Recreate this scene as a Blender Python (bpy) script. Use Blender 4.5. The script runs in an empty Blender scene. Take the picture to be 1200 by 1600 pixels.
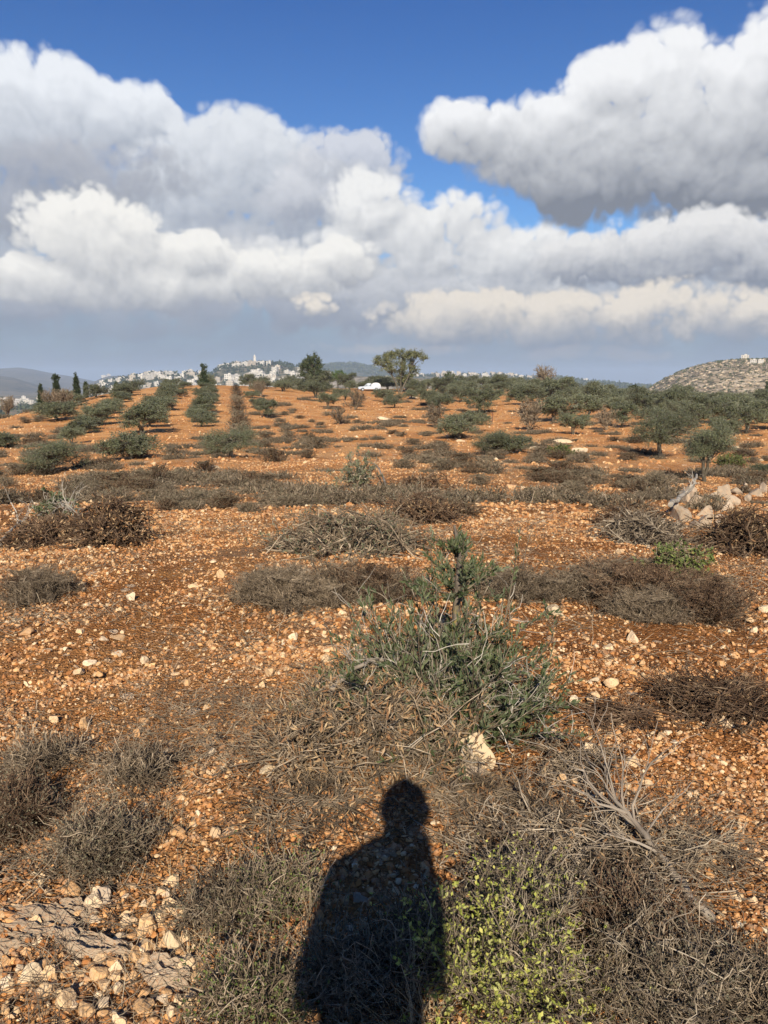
import bpy, bmesh, math, random
import numpy as np
from math import radians as R
from mathutils import Vector, Matrix

SC = bpy.context.scene
COL = SC.collection

# ------------------------------------------------------------------ camera
CAM_H = 1.5
FPX = 1208.0                     # focal length in pixels of the 1200 x 1600 picture
PITCH = R(9.86)                  # tilted down
cam_d = bpy.data.cameras.new("camera")
cam_d.sensor_fit = 'VERTICAL'
cam_d.sensor_height = 36.0
cam_d.lens = 36.0 * FPX / 1600.0
cam_d.clip_start = 0.05
cam_d.clip_end = 60000.0
cam = bpy.data.objects.new("camera", cam_d)
COL.objects.link(cam)
cam.location = (0, 0, CAM_H)
cam.rotation_euler = (R(90) - PITCH, 0, 0)
SC.camera = cam

# ------------------------------------------------------------------ sun, exposure
SUN_EL = 29.5
SHADOW_AZ = 1.3                  # shadows run straight ahead, a touch to the right
sun_d = bpy.data.lights.new("sun", 'SUN')
sun_d.energy = 5.0
sun_d.angle = R(0.53)
sun_d.color = (1.0, 0.90, 0.76)
sun = bpy.data.objects.new("sun", sun_d)
COL.objects.link(sun)
_sd = Vector((math.sin(R(SHADOW_AZ)) * math.cos(R(SUN_EL)), math.cos(R(SHADOW_AZ)) * math.cos(R(SUN_EL)), -math.sin(R(SUN_EL))))
sun.rotation_euler = _sd.to_track_quat('-Z', 'Y').to_euler()
sun.location = (-2, -40, 30)
SC.view_settings.view_transform = 'Standard'
SC.view_settings.look = 'None'
SC.view_settings.gamma = 1.0
SC.view_settings.use_curve_mapping = False
EXPOSURE = 0.62
SC.view_settings.exposure = EXPOSURE
SC.cycles.max_bounces = 5
SC.cycles.diffuse_bounces = 3
SC.cycles.glossy_bounces = 2
SC.cycles.transparent_max_bounces = 12
SC.cycles.use_denoising = True
SC.cycles.denoiser = 'OPENIMAGEDENOISE'
SC.cycles.denoising_input_passes = 'RGB_ALBEDO_NORMAL'
SC.cycles.denoising_prefilter = 'ACCURATE'
SC.cycles.use_adaptive_sampling = True
SC.cycles.adaptive_threshold = 0.02
SC.cycles.adaptive_min_samples = 12


def pix_dir(px, py):
    dx = (px - 600.0) / FPX
    dy = (800.0 - py) / FPX
    c, s = math.cos(PITCH), math.sin(PITCH)
    v = Vector((dx, c + s * dy, -s + c * dy))
    return v.normalized()


def pix_azel(px, py):
    v = pix_dir(px, py)
    return math.degrees(math.atan2(v.x, v.y)), math.degrees(math.asin(v.z))


# ------------------------------------------------------------------ node helpers
class S:
    """a node socket with arithmetic"""
    def __init__(s, nt, k): s.nt, s.k = nt, k
    def _m(s, op, *a, clamp=False):
        n = s.nt.nodes.new('ShaderNodeMath'); n.operation = op; n.use_clamp = clamp
        for i, v in enumerate(a):
            if isinstance(v, S): s.nt.links.new(v.k, n.inputs[i])
            else: n.inputs[i].default_value = v
        return S(s.nt, n.outputs[0])
    def __add__(s, o): return s._m('ADD', s, o)
    __radd__ = __add__
    def __sub__(s, o): return s._m('SUBTRACT', s, o)
    def __rsub__(s, o): return s._m('SUBTRACT', o, s)
    def __mul__(s, o): return s._m('MULTIPLY', s, o)
    __rmul__ = __mul__
    def __truediv__(s, o): return s._m('DIVIDE', s, o)
    def mad(s, a, b): return s._m('MULTIPLY_ADD', s, a, b)
    def max(s, o): return s._m('MAXIMUM', s, o)
    def min(s, o): return s._m('MINIMUM', s, o)
    def abs(s): return s._m('ABSOLUTE', s)
    def pow(s, o): return s._m('POWER', s, o)
    def smax(s, o, d): return s._m('SMOOTH_MAX', s, o, d)
    def clamp(s): return s._m('ADD', s, 0.0, clamp=True)
    def step(s, a, b, smooth=True, lo=0.0, hi=1.0):
        n = s.nt.nodes.new('ShaderNodeMapRange'); n.interpolation_type = 'SMOOTHSTEP' if smooth else 'LINEAR'
        n.clamp = True
        s.nt.links.new(s.k, n.inputs[0])
        for i, v in zip((1, 2, 3, 4), (a, b, lo, hi)): n.inputs[i].default_value = v
        return S(s.nt, n.outputs[0])


def vmath(nt, op, *a):
    n = nt.nodes.new('ShaderNodeVectorMath'); n.operation = op
    for i, v in enumerate(a):
        if isinstance(v, S): nt.links.new(v.k, n.inputs[i])
        else: n.inputs[i].default_value = v
    return S(nt, n.outputs['Value'] if op in ('LENGTH', 'DOT_PRODUCT', 'DISTANCE') else n.outputs[0])


def comb(nt, x, y, z=0.0):
    n = nt.nodes.new('ShaderNodeCombineXYZ')
    for i, v in enumerate((x, y, z)):
        if isinstance(v, S): nt.links.new(v.k, n.inputs[i])
        else: n.inputs[i].default_value = v
    return S(nt, n.outputs[0])


def sepxyz(v):
    n = v.nt.nodes.new('ShaderNodeSeparateXYZ'); v.nt.links.new(v.k, n.inputs[0])
    return [S(v.nt, n.outputs[i]) for i in range(3)]


def noise(vec, scale, detail=3.0, rough=0.5, dist=0.0, out='Fac', kind='FBM', dim='3D', lac=2.0):
    nt = vec.nt
    n = nt.nodes.new('ShaderNodeTexNoise'); n.noise_dimensions = dim
    n.noise_type = kind
    n.normalize = True
    nt.links.new(vec.k, n.inputs['Vector'])
    n.inputs['Scale'].default_value = scale; n.inputs['Detail'].default_value = detail
    n.inputs['Roughness'].default_value = rough; n.inputs['Distortion'].default_value = dist
    n.inputs['Lacunarity'].default_value = lac
    return S(nt, n.outputs[out])


def voronoi(vec, scale, feature='F1', detail=0.0, rough=0.5, rand=1.0, out='Distance', smooth=0.3, dim='3D'):
    nt = vec.nt
    n = nt.nodes.new('ShaderNodeTexVoronoi'); n.feature = feature; n.voronoi_dimensions = dim
    nt.links.new(vec.k, n.inputs['Vector'])
    n.inputs['Scale'].default_value = scale
    if 'Detail' in n.inputs: n.inputs['Detail'].default_value = detail
    if 'Roughness' in n.inputs: n.inputs['Roughness'].default_value = rough
    n.inputs['Randomness'].default_value = rand
    if feature == 'SMOOTH_F1': n.inputs['Smoothness'].default_value = smooth
    return S(nt, n.outputs[out])


def mixc(fac, a, b, nt=None, blend='MIX'):
    nt = nt or (fac.nt if isinstance(fac, S) else a.nt if isinstance(a, S) else b.nt)
    n = nt.nodes.new('ShaderNodeMix'); n.data_type = 'RGBA'; n.blend_type = blend
    ins = [i for i in n.inputs if i.enabled]
    for sock, v in zip((n.inputs[0], n.inputs[6], n.inputs[7]), (fac, a, b)):
        if isinstance(v, S): nt.links.new(v.k, sock)
        elif isinstance(v, (int, float)): sock.default_value = v
        else: sock.default_value = (*v, 1.0) if len(v) == 3 else v
    return S(nt, n.outputs[2])


def ramp(fac, stops, interp='LINEAR'):
    nt = fac.nt
    n = nt.nodes.new('ShaderNodeValToRGB'); n.color_ramp.interpolation = interp
    el = n.color_ramp.elements
    while len(el) > 1: el.remove(el[-1])
    for i, (p, c) in enumerate(stops):
        e = el[0] if i == 0 else el.new(p)
        e.position = p
        e.color = (*c, 1.0) if not isinstance(c, (int, float)) else (c, c, c, 1.0)
    nt.links.new(fac.k, n.inputs[0])
    return S(nt, n.outputs[0])


def lin(r, g, b):
    f = lambda c: c / 12.92 if c <= 0.04045 else ((c + 0.055) / 1.055) ** 2.4
    return (f(r / 255.0), f(g / 255.0), f(b / 255.0))


# ------------------------------------------------------------------ sky: clear air plus cumulus banks, by direction
world = bpy.data.worlds.new("World")
SC.world = world
world.use_nodes = True
world.cycles.sampling_method = 'NONE'
wt = world.node_tree
for n in list(wt.nodes): wt.nodes.remove(n)
w_out = wt.nodes.new('ShaderNodeOutputWorld')
w_bg = wt.nodes.new('ShaderNodeBackground')
SKY_K = 0.10
w_bg.inputs['Strength'].default_value = SKY_K
wt.links.new(w_bg.outputs[0], w_out.inputs[0])
w_sky = wt.nodes.new('ShaderNodeTexSky')
w_sky.sky_type = 'NISHITA'
w_sky.sun_disc = False
w_sky.sun_elevation = R(SUN_EL)
w_sky.sun_rotation = R(180.0 + SHADOW_AZ)
w_sky.altitude = 700.0
w_sky.air_density = 1.0
w_sky.dust_density = 0.6
w_sky.ozone_density = 2.0
w_tc = wt.nodes.new('ShaderNodeTexCoord')
dirv = vmath(wt, 'NORMALIZE', S(wt, w_tc.outputs['Generated']))
dx_, dy_, dz_ = sepxyz(dirv)
AZ = dx_._m('ARCTAN2', dx_, dy_) * (180 / math.pi)
EL = dz_._m('ARCSINE', dz_) * (180 / math.pi)
P0 = comb(wt, AZ, EL, 0.0)


def ell(px, py, rx, ry, w=1.0):
    a, e = pix_azel(px, py)
    a0, _ = pix_azel(px - rx, py); a1, _ = pix_azel(px + rx, py)
    _, e0 = pix_azel(px, py + ry); _, e1 = pix_azel(px, py - ry)
    return (a, e, (a1 - a0) / 2, (e1 - e0) / 2, w)


def billow(vec, sc, seed):
    """cauliflower relief, about -0.5..0.5"""
    v = vmath(wt, 'ADD', vec, (seed * 3.7, seed * 1.3, 0))
    nz = noise(v, 0.13 * sc, 8.0, 0.55, 0.0, dim='2D')
    vo = voronoi(v, 0.20 * sc, 'F1', 0.0, 0.5, dim='2D')
    v2 = voronoi(vmath(wt, 'ADD', v, (3.1, 1.7, 0)), 0.52 * sc, 'F1', 1.0, 0.55, dim='2D')
    return (nz - 0.5) * 1.8 + (0.32 - vo * vo) * 0.85 + (0.3 - v2 * v2) * 0.45


def warp(vec, amt, sc):
    c = noise(vec, sc, 1.0, 0.5, out='Color', dim='2D')
    d = vmath(wt, 'SUBTRACT', c, (0.5, 0.5, 0.5))
    d = vmath(wt, 'MULTIPLY', d, (amt, amt, 0.0))
    return vmath(wt, 'ADD', vec, d)


def shape(vec, ells):
    h = None
    for a, e, ra, re, w in ells:
        q = vmath(wt, 'SUBTRACT', vec, (a, e, 0))
        q = vmath(wt, 'MULTIPLY', q, (1 / ra, 1 / re, 0))
        d = vmath(wt, 'DOT_PRODUCT', q, q)
        g = (1.0 - d) * w if w != 1.0 else 1.0 - d
        h = g if h is None else h.smax(g, 0.25)
    return h


LIGHT = (-0.3, 0.95, 0.0)
WV = warp(P0, 1.2, 0.22)
WV1 = vmath(wt, 'ADD', WV, LIGHT)
B0 = {}
def relief(sc, seed, hi):
    k = (sc, seed)
    if k not in B0: B0[k] = (billow(WV, sc, seed), billow(WV1, sc, seed))
    return B0[k]


def layer(col, ells, sc=1.0, seed=0.0, amp=0.8, soft=0.35, lit=(255, 253, 250), dark=(150, 156, 170), mid=0.62, k=0.55, bias=0.14, opac=1.0, grad=None):
    n0, n1 = relief(sc, seed, 1)
    s0 = shape(WV, ells); s1 = shape(WV1, ells)
    d0 = s0.min(0.75) + n0 * amp + bias
    d1 = s1.min(0.75) + n1 * amp + bias
    a = d0.step(0.0, soft)
    if opac != 1.0: a = a * opac
    g = (s0 - s1) * 0.62 + (n0 - n1) * amp * 0.34
    if grad:
        e1 = pix_azel(600, grad[0])[1]; e0 = pix_azel(600, grad[1])[1]
        g = g * k + ((EL + n0 * 0.6 - (e0 + e1) / 2) * (grad[2] / (e1 - e0))).min(0.3).max(-0.6)
        L = (g + mid).step(0.0, 1.0, smooth=False)
    else:
        L = (g * k + mid).step(0.0, 1.0, smooth=False)
    K = 1.0 / (SKY_K * 2 ** EXPOSURE)
    lc = tuple(c * K for c in lin(*lit)); dc = tuple(c * K for c in lin(*dark))
    c = mixc(L, dc, lc, wt)
    return mixc(a, col, c, wt)
skyc = S(wt, w_sky.outputs[0])
# deepen the blue towards the zenith, as the photograph's clear air has it
deep = EL.step(6.0, 26.0, smooth=False)
skyc = mixc(1.0, skyc, mixc(deep, (0.42, 0.59, 0.75), (0.205, 0.39, 0.69), wt), wt, 'MULTIPLY')
C = skyc
KC = SKY_K * 2 ** EXPOSURE
veil = EL.step(9.5, 4.0)
C = mixc(veil * 0.85, C, tuple(c / KC for c in lin(148, 158, 174)), wt)
RA = (1.5, 7.0)
RB = (2.1, 23.0)
# grey cloud mass behind the banks
C = layer(C, [ell(250, 400, 520, 110), ell(820, 470, 420, 75), ell(1150, 440, 220, 60)],
          *RA, 0.55, 1.1, lit=(196, 202, 212), dark=(160, 168, 182), mid=0.5, k=0.6, bias=0.25)
# upper left bank: bright heads, then its grey underside
C = layer(C, [ell(50, 180, 215, 95), ell(190, 180, 105, 65), ell(10, 140, 110, 55)],
          *RA, 0.72, 0.6, lit=(239, 243, 249), dark=(156, 165, 181), mid=0.58, k=0.9, bias=0.2, grad=(90, 330, 0.6))
C = layer(C, [ell(370, 265, 130, 95), ell(330, 330, 200, 110), ell(480, 330, 150, 85)],
          *RA, 0.75, 0.65, lit=(229, 233, 239), dark=(155, 164, 180), mid=0.48, k=0.9, bias=0.3, grad=(180, 420, 0.6))
C = layer(C, [ell(120, 270, 210, 55), ell(20, 320, 200, 65)],
          *RB, 0.8, 1.3, lit=(192, 195, 204), dark=(144, 151, 165), mid=0.40, k=0.7, opac=0.95, bias=0.5)
C = layer(C, [ell(545, 262, 85, 60), ell(500, 310, 100, 50)],
          *RB, 0.8, 0.7, lit=(222, 224, 230), dark=(158, 165, 180), mid=0.48, k=0.9, opac=0.9, bias=0.2, grad=(205, 350, 0.4))
# soft middle bank
C = layer(C, [ell(640, 400, 190, 95), ell(575, 330, 70, 65), ell(790, 405, 100, 62), ell(480, 440, 230, 80), ell(720, 450, 200, 60)],
          *RA, 0.8, 0.6, lit=(244, 244, 243), dark=(150, 157, 171), mid=0.54, k=1.0, bias=0.25, grad=(270, 520, 0.6))
C = layer(C, [ell(650, 455, 210, 30), ell(360, 390, 130, 40)],
          *RB, 0.9, 1.2, lit=(205, 207, 213), dark=(150, 157, 171), mid=0.45, k=0.7, opac=0.6, bias=0.1)
# big right bank, white above and grey towards its base
C = layer(C, [ell(1090, 170, 230, 130), ell(880, 215, 180, 80), ell(960, 135, 90, 65), ell(1210, 110, 160, 110), ell(1040, 270, 200, 75), ell(740, 205, 95, 55), ell(960, 258, 200, 92), ell(1120, 305, 180, 68), ell(900, 285, 110, 50)],
          *RA, 0.68, 0.55, lit=(247, 248, 250), dark=(132, 138, 150), mid=0.54, k=0.75, grad=(70, 350, 1.1))
# right lower bank
C = layer(C, [ell(1080, 385, 190, 65), ell(930, 405, 100, 50), ell(1200, 400, 120, 60)],
          *RB, 0.65, 0.6, lit=(237, 236, 235), dark=(142, 149, 163), mid=0.56, k=0.95, grad=(310, 460, 0.75))
# left bright cumulus
C = layer(C, [ell(150, 385, 125, 88), ell(300, 400, 62, 48), ell(60, 440, 140, 55), ell(250, 445, 170, 45), ell(440, 432, 120, 50), ell(535, 405, 65, 45)],
          *RB, 0.62, 0.48, lit=(250, 248, 243), dark=(156, 161, 172), mid=0.62, k=0.9, grad=(300, 505, 0.6))
C = layer(C, [ell(180, 505, 330, 30), ell(420, 492, 180, 26), ell(20, 485, 120, 20)],
          *RA, 0.85, 1.2, lit=(166, 172, 185), dark=(138, 147, 163), mid=0.45, k=0.6, opac=0.85, bias=0.2)
# low cream band on the right, hazy base
C = layer(C, [ell(720, 498, 140, 45), ell(860, 503, 170, 48), ell(1010, 492, 140, 52), ell(1170, 490, 120, 45), ell(492, 480, 40, 20)],
          *RB, 0.95, 0.7, lit=(238, 229, 216), dark=(148, 154, 165), mid=0.58, k=1.1, grad=(440, 560, 0.5))
C = layer(C, [ell(920, 552, 130, 13), ell(620, 545, 120, 9, 0.7)], *RB, 0.9, 0.8, lit=(204, 198, 194), dark=(150, 158, 170), mid=0.55, k=0.5, opac=0.75)
# grey air below the cloud bases
low = (EL + (noise(P0, 0.25, 4.0, dim='2D') - 0.5) * 6.0).step(5.2, 1.0)
C = mixc(low * 0.66, C, tuple(c / KC for c in lin(141, 152, 170)), wt)
wt.links.new(C.k, w_bg.inputs['Color'])

# ------------------------------------------------------------------ numpy helpers
def _hash(ix, iy, seed):
    h = (ix.astype(np.int64) * 374761393 + iy.astype(np.int64) * 668265263 + seed * 974634777) & 0xFFFFFFFF
    h = ((h ^ (h >> 13)) * 1274126177) & 0xFFFFFFFF
    h = h ^ (h >> 16)
    return h.astype(np.float64) / 4294967295.0


def vnoise(x, y, seed=0):
    ix, iy = np.floor(x), np.floor(y)
    fx, fy = x - ix, y - iy
    fx = fx * fx * fx * (fx * (fx * 6 - 15) + 10); fy = fy * fy * fy * (fy * (fy * 6 - 15) + 10)
    a = _hash(ix, iy, seed); b = _hash(ix + 1, iy, seed); c = _hash(ix, iy + 1, seed); d = _hash(ix + 1, iy + 1, seed)
    return (a * (1 - fx) + b * fx) * (1 - fy) + (c * (1 - fx) + d * fx) * fy - 0.5


def fbm(x, y, oct=4, seed=0, gain=0.5):
    s = 0.0; a = 1.0
    for o in range(oct):
        s = s + a * vnoise(x * 2 ** o + 17.3 * o, y * 2 ** o - 9.1 * o, seed + o)
        a *= gain
    return s


def sstep(a, b, x):
    t = np.clip((x - a) / (b - a), 0, 1)
    return t * t * (3 - 2 * t)


def unit(v):
    return v / np.maximum(np.linalg.norm(v, axis=-1, keepdims=True), 1e-9)


_pd = np.array([0, 7, 12, 17, 24, 38, 55, 80, 105, 150, 185, 205, 12000.0])
_pz = np.array([0, -0.02, -0.46, -1.0, -1.62, -2.5, -2.9, -3.0, -2.7, -2.0, -1.35, -1.15, -1.15])
_fd = np.concatenate([np.linspace(0, 260, 1041), [12000.0]])
_fz = np.interp(_fd, _pd, _pz)
for _ in range(3):
    _fz[:1041] = np.convolve(np.pad(_fz[:1041], 8, mode='edge'), np.ones(17) / 17, 'valid')
_ca = [-180, -60, -30, -26.5, -20, -15, -8, 0, 10, 20, 27, 60, 180]
_cd = [85, 85, 85, 92, 128, 155, 172, 190, 200, 195, 185, 180, 180]


def crest(az):
    return np.interp(az, _ca, _cd)


def macro_z(x, y):
    d = np.hypot(x, y); az = np.degrees(np.arctan2(x, y))
    z = np.interp(d, _fd, _fz)
    z = z + 1.75 * np.exp(-((az + 14.5) / 8.5) ** 2) * sstep(60, 150, d)
    z = z - 0.7 * sstep(-18, -27, az) * sstep(40, 95, d) * (az < 0)
    z = z - 2.9 * sstep(9, 20, az) * sstep(80, 170, d) * (az < 90)
    t = np.maximum(d - crest(az), 0)
    z = z + np.interp(t, [0, 8, 20, 45, 120, 400, 1800, 12000], [0, -.12, -.7, -3.2, -13, -36, -54, -95])
    return z


def ground_z(x, y, fine=False):
    x = np.asarray(x, float); y = np.asarray(y, float)
    d = np.hypot(x, y)
    z = macro_z(x, y)
    z = z + fbm(x / 9, y / 9, 3, 5) * 0.30 * sstep(4, 25, d) + fbm(x / 1.7, y / 1.7, 3, 9) * 0.10 * sstep(0.5, 3, d)
    z = z + fbm(x / 60, y / 60, 3, 31) * 3.0 * sstep(230, 500, d)
    if fine:
        near = 1 - sstep(15, 40, d)
        z = z + near * (fbm(x / 0.30, y / 0.30, 3, 21) * 0.045 + np.abs(fbm(x / 0.07, y / 0.07, 2, 25)) * 0.016)
    return z


_T = np.geomspace(0.8, 2500, 6000)


def at(px, py):
    """the point of the ground seen at a pixel of the 1200 x 1600 picture"""
    v = pix_dir(px, py)
    X, Y, Z = v.x * _T, v.y * _T, CAM_H + v.z * _T
    g = ground_z(X, Y)
    below = np.nonzero(Z < g)[0]
    i = below[0] if len(below) else len(_T) - 1
    if _T[i] > 235:                      # passes over the crest: stand on the crest itself
        k = np.nonzero((_T > 50) & (_T < 200))[0]
        i = k[np.argmin((Z[k] - g[k]) / _T[k])]
    t = _T[i]
    return Vector((v.x * t, v.y * t, float(ground_z(v.x * t, v.y * t))))


def px_m(p):
    """metres per pixel of the picture at a point"""
    return max(0.5, p.y * math.cos(PITCH) - (p.z - CAM_H) * math.sin(PITCH)) / FPX


# ------------------------------------------------------------------ mesh and object helpers
def new_mesh(name, V, quads=None, tris=None, mats=(), mi=None, smooth=False):
    me = bpy.data.meshes.new(name)
    V = np.asarray(V, np.float32)
    nq = 0 if quads is None else len(quads)
    nt_ = 0 if tris is None else len(tris)
    idx = np.concatenate([np.asarray(a, np.int32).ravel() for a in (quads, tris) if a is not None and len(a)])
    tot = np.concatenate([np.full(nq, 4, np.int32), np.full(nt_, 3, np.int32)])
    st = np.concatenate([[0], np.cumsum(tot)[:-1]]).astype(np.int32)
    me.vertices.add(len(V)); me.vertices.foreach_set('co', V.ravel())
    me.loops.add(len(idx)); me.loops.foreach_set('vertex_index', idx)
    me.polygons.add(len(tot)); me.polygons.foreach_set('loop_start', st); me.polygons.foreach_set('loop_total', tot)
    for m in mats: me.materials.append(m)
    if mi is not None: me.polygons.foreach_set('material_index', np.asarray(mi, np.int32))
    me.polygons.foreach_set('use_smooth', np.full(len(tot), smooth, bool))
    me.update(calc_edges=True)
    return me


class Geo:
    """collects vertices, quads and triangles"""
    def __init__(s): s.V, s.Q, s.T, s.qm, s.tm, s.n = [], [], [], [], [], 0
    def add(s, V, quads=None, tris=None, m=0):
        V = np.asarray(V, float).reshape(-1, 3)
        if quads is not None and len(quads): s.Q.append(np.asarray(quads) + s.n); s.qm.append(np.full(len(quads), m))
        if tris is not None and len(tris): s.T.append(np.asarray(tris) + s.n); s.tm.append(np.full(len(tris), m))
        s.V.append(V); s.n += len(V)
        return s
    def box(s, c, size, m=0, rz=0.0, taper=1.0):
        x, y, z = (k / 2 for k in size)
        v = np.array([(-x, -y, -z), (x, -y, -z), (x, y, -z), (-x, y, -z), (-x * taper, -y * taper, z), (x * taper, -y * taper, z), (x * taper, y * taper, z), (-x * taper, y * taper, z)], float)
        if rz:
            c_, s_ = math.cos(rz), math.sin(rz)
            v[:, :2] = np.stack([v[:, 0] * c_ - v[:, 1] * s_, v[:, 0] * s_ + v[:, 1] * c_], 1)
        return s.add(v + np.asarray(c, float), [(0, 3, 2, 1), (4, 5, 6, 7), (0, 1, 5, 4), (1, 2, 6, 5), (2, 3, 7, 6), (3, 0, 4, 7)], m=m)
    def mesh(s, name, mats, smooth=False):
        V = np.concatenate(s.V)
        Q = np.concatenate(s.Q) if s.Q else None
        T = np.concatenate(s.T) if s.T else None
        mi = np.concatenate((s.qm if s.Q else []) + (s.tm if s.T else []))
        return new_mesh(name, V, Q, T, mats, mi if len(mats) > 1 else None, smooth)


def tubes(P, Rr, sides=3, cap=False):
    """P (N,K,3) paths, Rr (N,K) radii -> verts, quads"""
    P = np.asarray(P, float); N, K, _ = P.shape
    T = np.empty_like(P)
    T[:, 1:-1] = P[:, 2:] - P[:, :-2]; T[:, 0] = P[:, 1] - P[:, 0]; T[:, -1] = P[:, -1] - P[:, -2]
    T = unit(T)
    up = np.where(np.abs(T[:, :1, 2:3]) > 0.9, np.array([1.0, 0, 0]), np.array([0, 0, 1.0]))
    A = unit(np.cross(T, np.broadcast_to(up, T.shape))); B = np.cross(T, A)
    th = np.arange(sides) * 2 * np.pi / sides
    ring = A[:, :, None] * np.cos(th)[None, None, :, None] + B[:, :, None] * np.sin(th)[None, None, :, None]
    V = P[:, :, None] + ring * np.asarray(Rr)[:, :, None, None]
    base = (np.arange(N)[:, None, None] * K + np.arange(K - 1)[None, :, None]) * sides
    j = np.arange(sides)[None, None]; j1 = (j + 1) % sides
    Q = np.stack([base + j, base + j1, base + sides + j1, base + sides + j], -1).reshape(-1, 4)
    return V.reshape(-1, 3), Q


def rand_dirs(rng, n):
    return unit(rng.normal(size=(n, 3)))


def grow(rng, P, n, tr=(0.3, 1.0), ang=(0.5, 1.1), length=(0.1, 0.2), K=4, jit=0.25, up=0.0, flat=0.0):
    """n child twigs that leave the parent paths P"""
    N, Kp, _ = P.shape
    i = rng.integers(0, N, n); t = rng.uniform(*tr, n) * (Kp - 1)
    k = np.minimum(t.astype(int), Kp - 2); f = (t - k)[:, None]
    a, b = P[i, k], P[i, k + 1]
    S0 = a * (1 - f) + b * f
    T = unit(b - a)
    side = unit(np.cross(T, rand_dirs(rng, n)))
    th = rng.uniform(*ang, n)[:, None]
    D = T * np.cos(th) + side * np.sin(th)
    D[:, 2] = D[:, 2] * (1 - flat) + up
    D = unit(D)
    L = rng.uniform(*length, n)[:, None]
    out = np.empty((n, K, 3)); out[:, 0] = S0
    for q in range(1, K):
        D = unit(D + rng.normal(size=(n, 3)) * jit + np.array([0, 0, up * 0.1]))
        out[:, q] = out[:, q - 1] + D * L / (K - 1)
    return out


def stems(rng, n, rb, el=(0.3, 1.4), length=(0.3, 0.5), K=6, jit=0.15, droop=0.0, az=None):
    a = rng.uniform(0, 2 * np.pi, n) if az is None else rng.uniform(*az, n)
    e = rng.uniform(*el, n)
    D = np.stack([np.cos(a) * np.cos(e), np.sin(a) * np.cos(e), np.sin(e)], 1)
    r = rb * np.sqrt(rng.uniform(0, 1, n))
    b = rng.uniform(0, 2 * np.pi, n)
    out = np.empty((n, K, 3)); out[:, 0] = np.stack([r * np.cos(b), r * np.sin(b), np.full(n, -0.02)], 1)
    L = rng.uniform(*length, n)[:, None]
    for q in range(1, K):
        D = unit(D + rng.normal(size=(n, 3)) * jit - np.array([0, 0, droop]))
        out[:, q] = out[:, q - 1] + D * L / (K - 1)
    return out


def taper(P, r0, r1, rng=None, var=0.3):
    N, K, _ = P.shape
    t = np.linspace(0, 1, K)[None]
    s = 1.0 if rng is None else rng.uniform(1 - var, 1 + var, (N, 1))
    return (r0 * (1 - t) + r1 * t) * s


def leaf_quads(C, D, U, L, W, fold=0.0):
    """pointed leaves: C base (n,3), D direction, U a facing hint"""
    D = unit(D); Sd = unit(np.cross(D, U)); Nn = np.cross(Sd, D)
    L = np.asarray(L).reshape(-1, 1); W = np.asarray(W).reshape(-1, 1)
    mid = C + D * L * 0.5
    V = np.stack([C, mid + Sd * W / 2 + Nn * W * fold, C + D * L, mid - Sd * W / 2 + Nn * W * fold], 1).reshape(-1, 3)
    Q = np.arange(len(C) * 4).reshape(-1, 4)
    return V, Q


def leaves_on(rng, P, n, L=(0.04, 0.06), W=(0.008, 0.012), tr=(0.2, 1.0), ang=(0.4, 1.0), upb=0.2):
    N, Kp, _ = P.shape
    i = rng.integers(0, N, n); t = rng.uniform(*tr, n) * (Kp - 1)
    k = np.minimum(t.astype(int), Kp - 2); f = (t - k)[:, None]
    a, b = P[i, k], P[i, k + 1]
    C = a * (1 - f) + b * f; T = unit(b - a)
    side = unit(np.cross(T, rand_dirs(rng, n)))
    th = rng.uniform(*ang, n)[:, None]
    D = unit(T * np.cos(th) + side * np.sin(th) + np.array([0, 0, upb]))
    return leaf_quads(C, D, rand_dirs(rng, n) + np.array([0, 0, 0.8]), rng.uniform(*L, n), rng.uniform(*W, n), 0.15)


def put(name, me, parent=None, loc=None, rz=0.0, scale=None, rot=None):
    o = bpy.data.objects.new(name, me); COL.objects.link(o)
    if parent is not None: o.parent = parent
    if loc is not None: o.location = loc
    if rot is not None: o.rotation_euler = rot
    elif rz: o.rotation_euler = (0, 0, rz)
    if scale is not None: o.scale = (scale,) * 3 if isinstance(scale, (int, float)) else scale
    return o


def tag(o, label=None, cat=None, group=None, kind=None):
    if label: o['label'] = label
    if cat: o['category'] = cat
    if group: o['group'] = group
    if kind: o['kind'] = kind
    return o


def thing(name, label, cat, loc=(0, 0, 0), rz=0.0, group=None, scale=None):
    return tag(put(name, None, None, loc, rz, scale), label, cat, group)


def copy_thing(src, label, loc, rz=0.0, scale=None, group=None):
    r = src.copy(); COL.objects.link(r)
    r.location = loc; r.rotation_euler = (0, 0, rz)
    if scale is not None: r.scale = (scale,) * 3 if isinstance(scale, (int, float)) else scale
    r['label'] = label
    if group: r['group'] = group
    for ch in src.children:
        c = ch.copy(); COL.objects.link(c); c.parent = r
        for g in ch.children:
            e = g.copy(); COL.objects.link(e); e.parent = c
    return r


# ------------------------------------------------------------------ materials
def material(name):
    m = bpy.data.materials.new(name); m.use_nodes = True
    nt = m.node_tree
    for n in list(nt.nodes): nt.nodes.remove(n)
    out = nt.nodes.new('ShaderNodeOutputMaterial')
    return m, nt, out


def principled(nt, out, color, rough=0.8, spec=0.2, normal=None):
    b = nt.nodes.new('ShaderNodeBsdfPrincipled')
    for sock, v in ((b.inputs['Base Color'], color), (b.inputs['Roughness'], rough), (b.inputs['Specular IOR Level'], spec)):
        if isinstance(v, S): nt.links.new(v.k, sock)
        elif isinstance(v, (tuple, list)): sock.default_value = (*v, 1.0)
        else: sock.default_value = v
    if normal is not None: nt.links.new(normal.k, b.inputs['Normal'])
    nt.links.new(b.outputs[0], out.inputs['Surface'])
    return b


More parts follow.
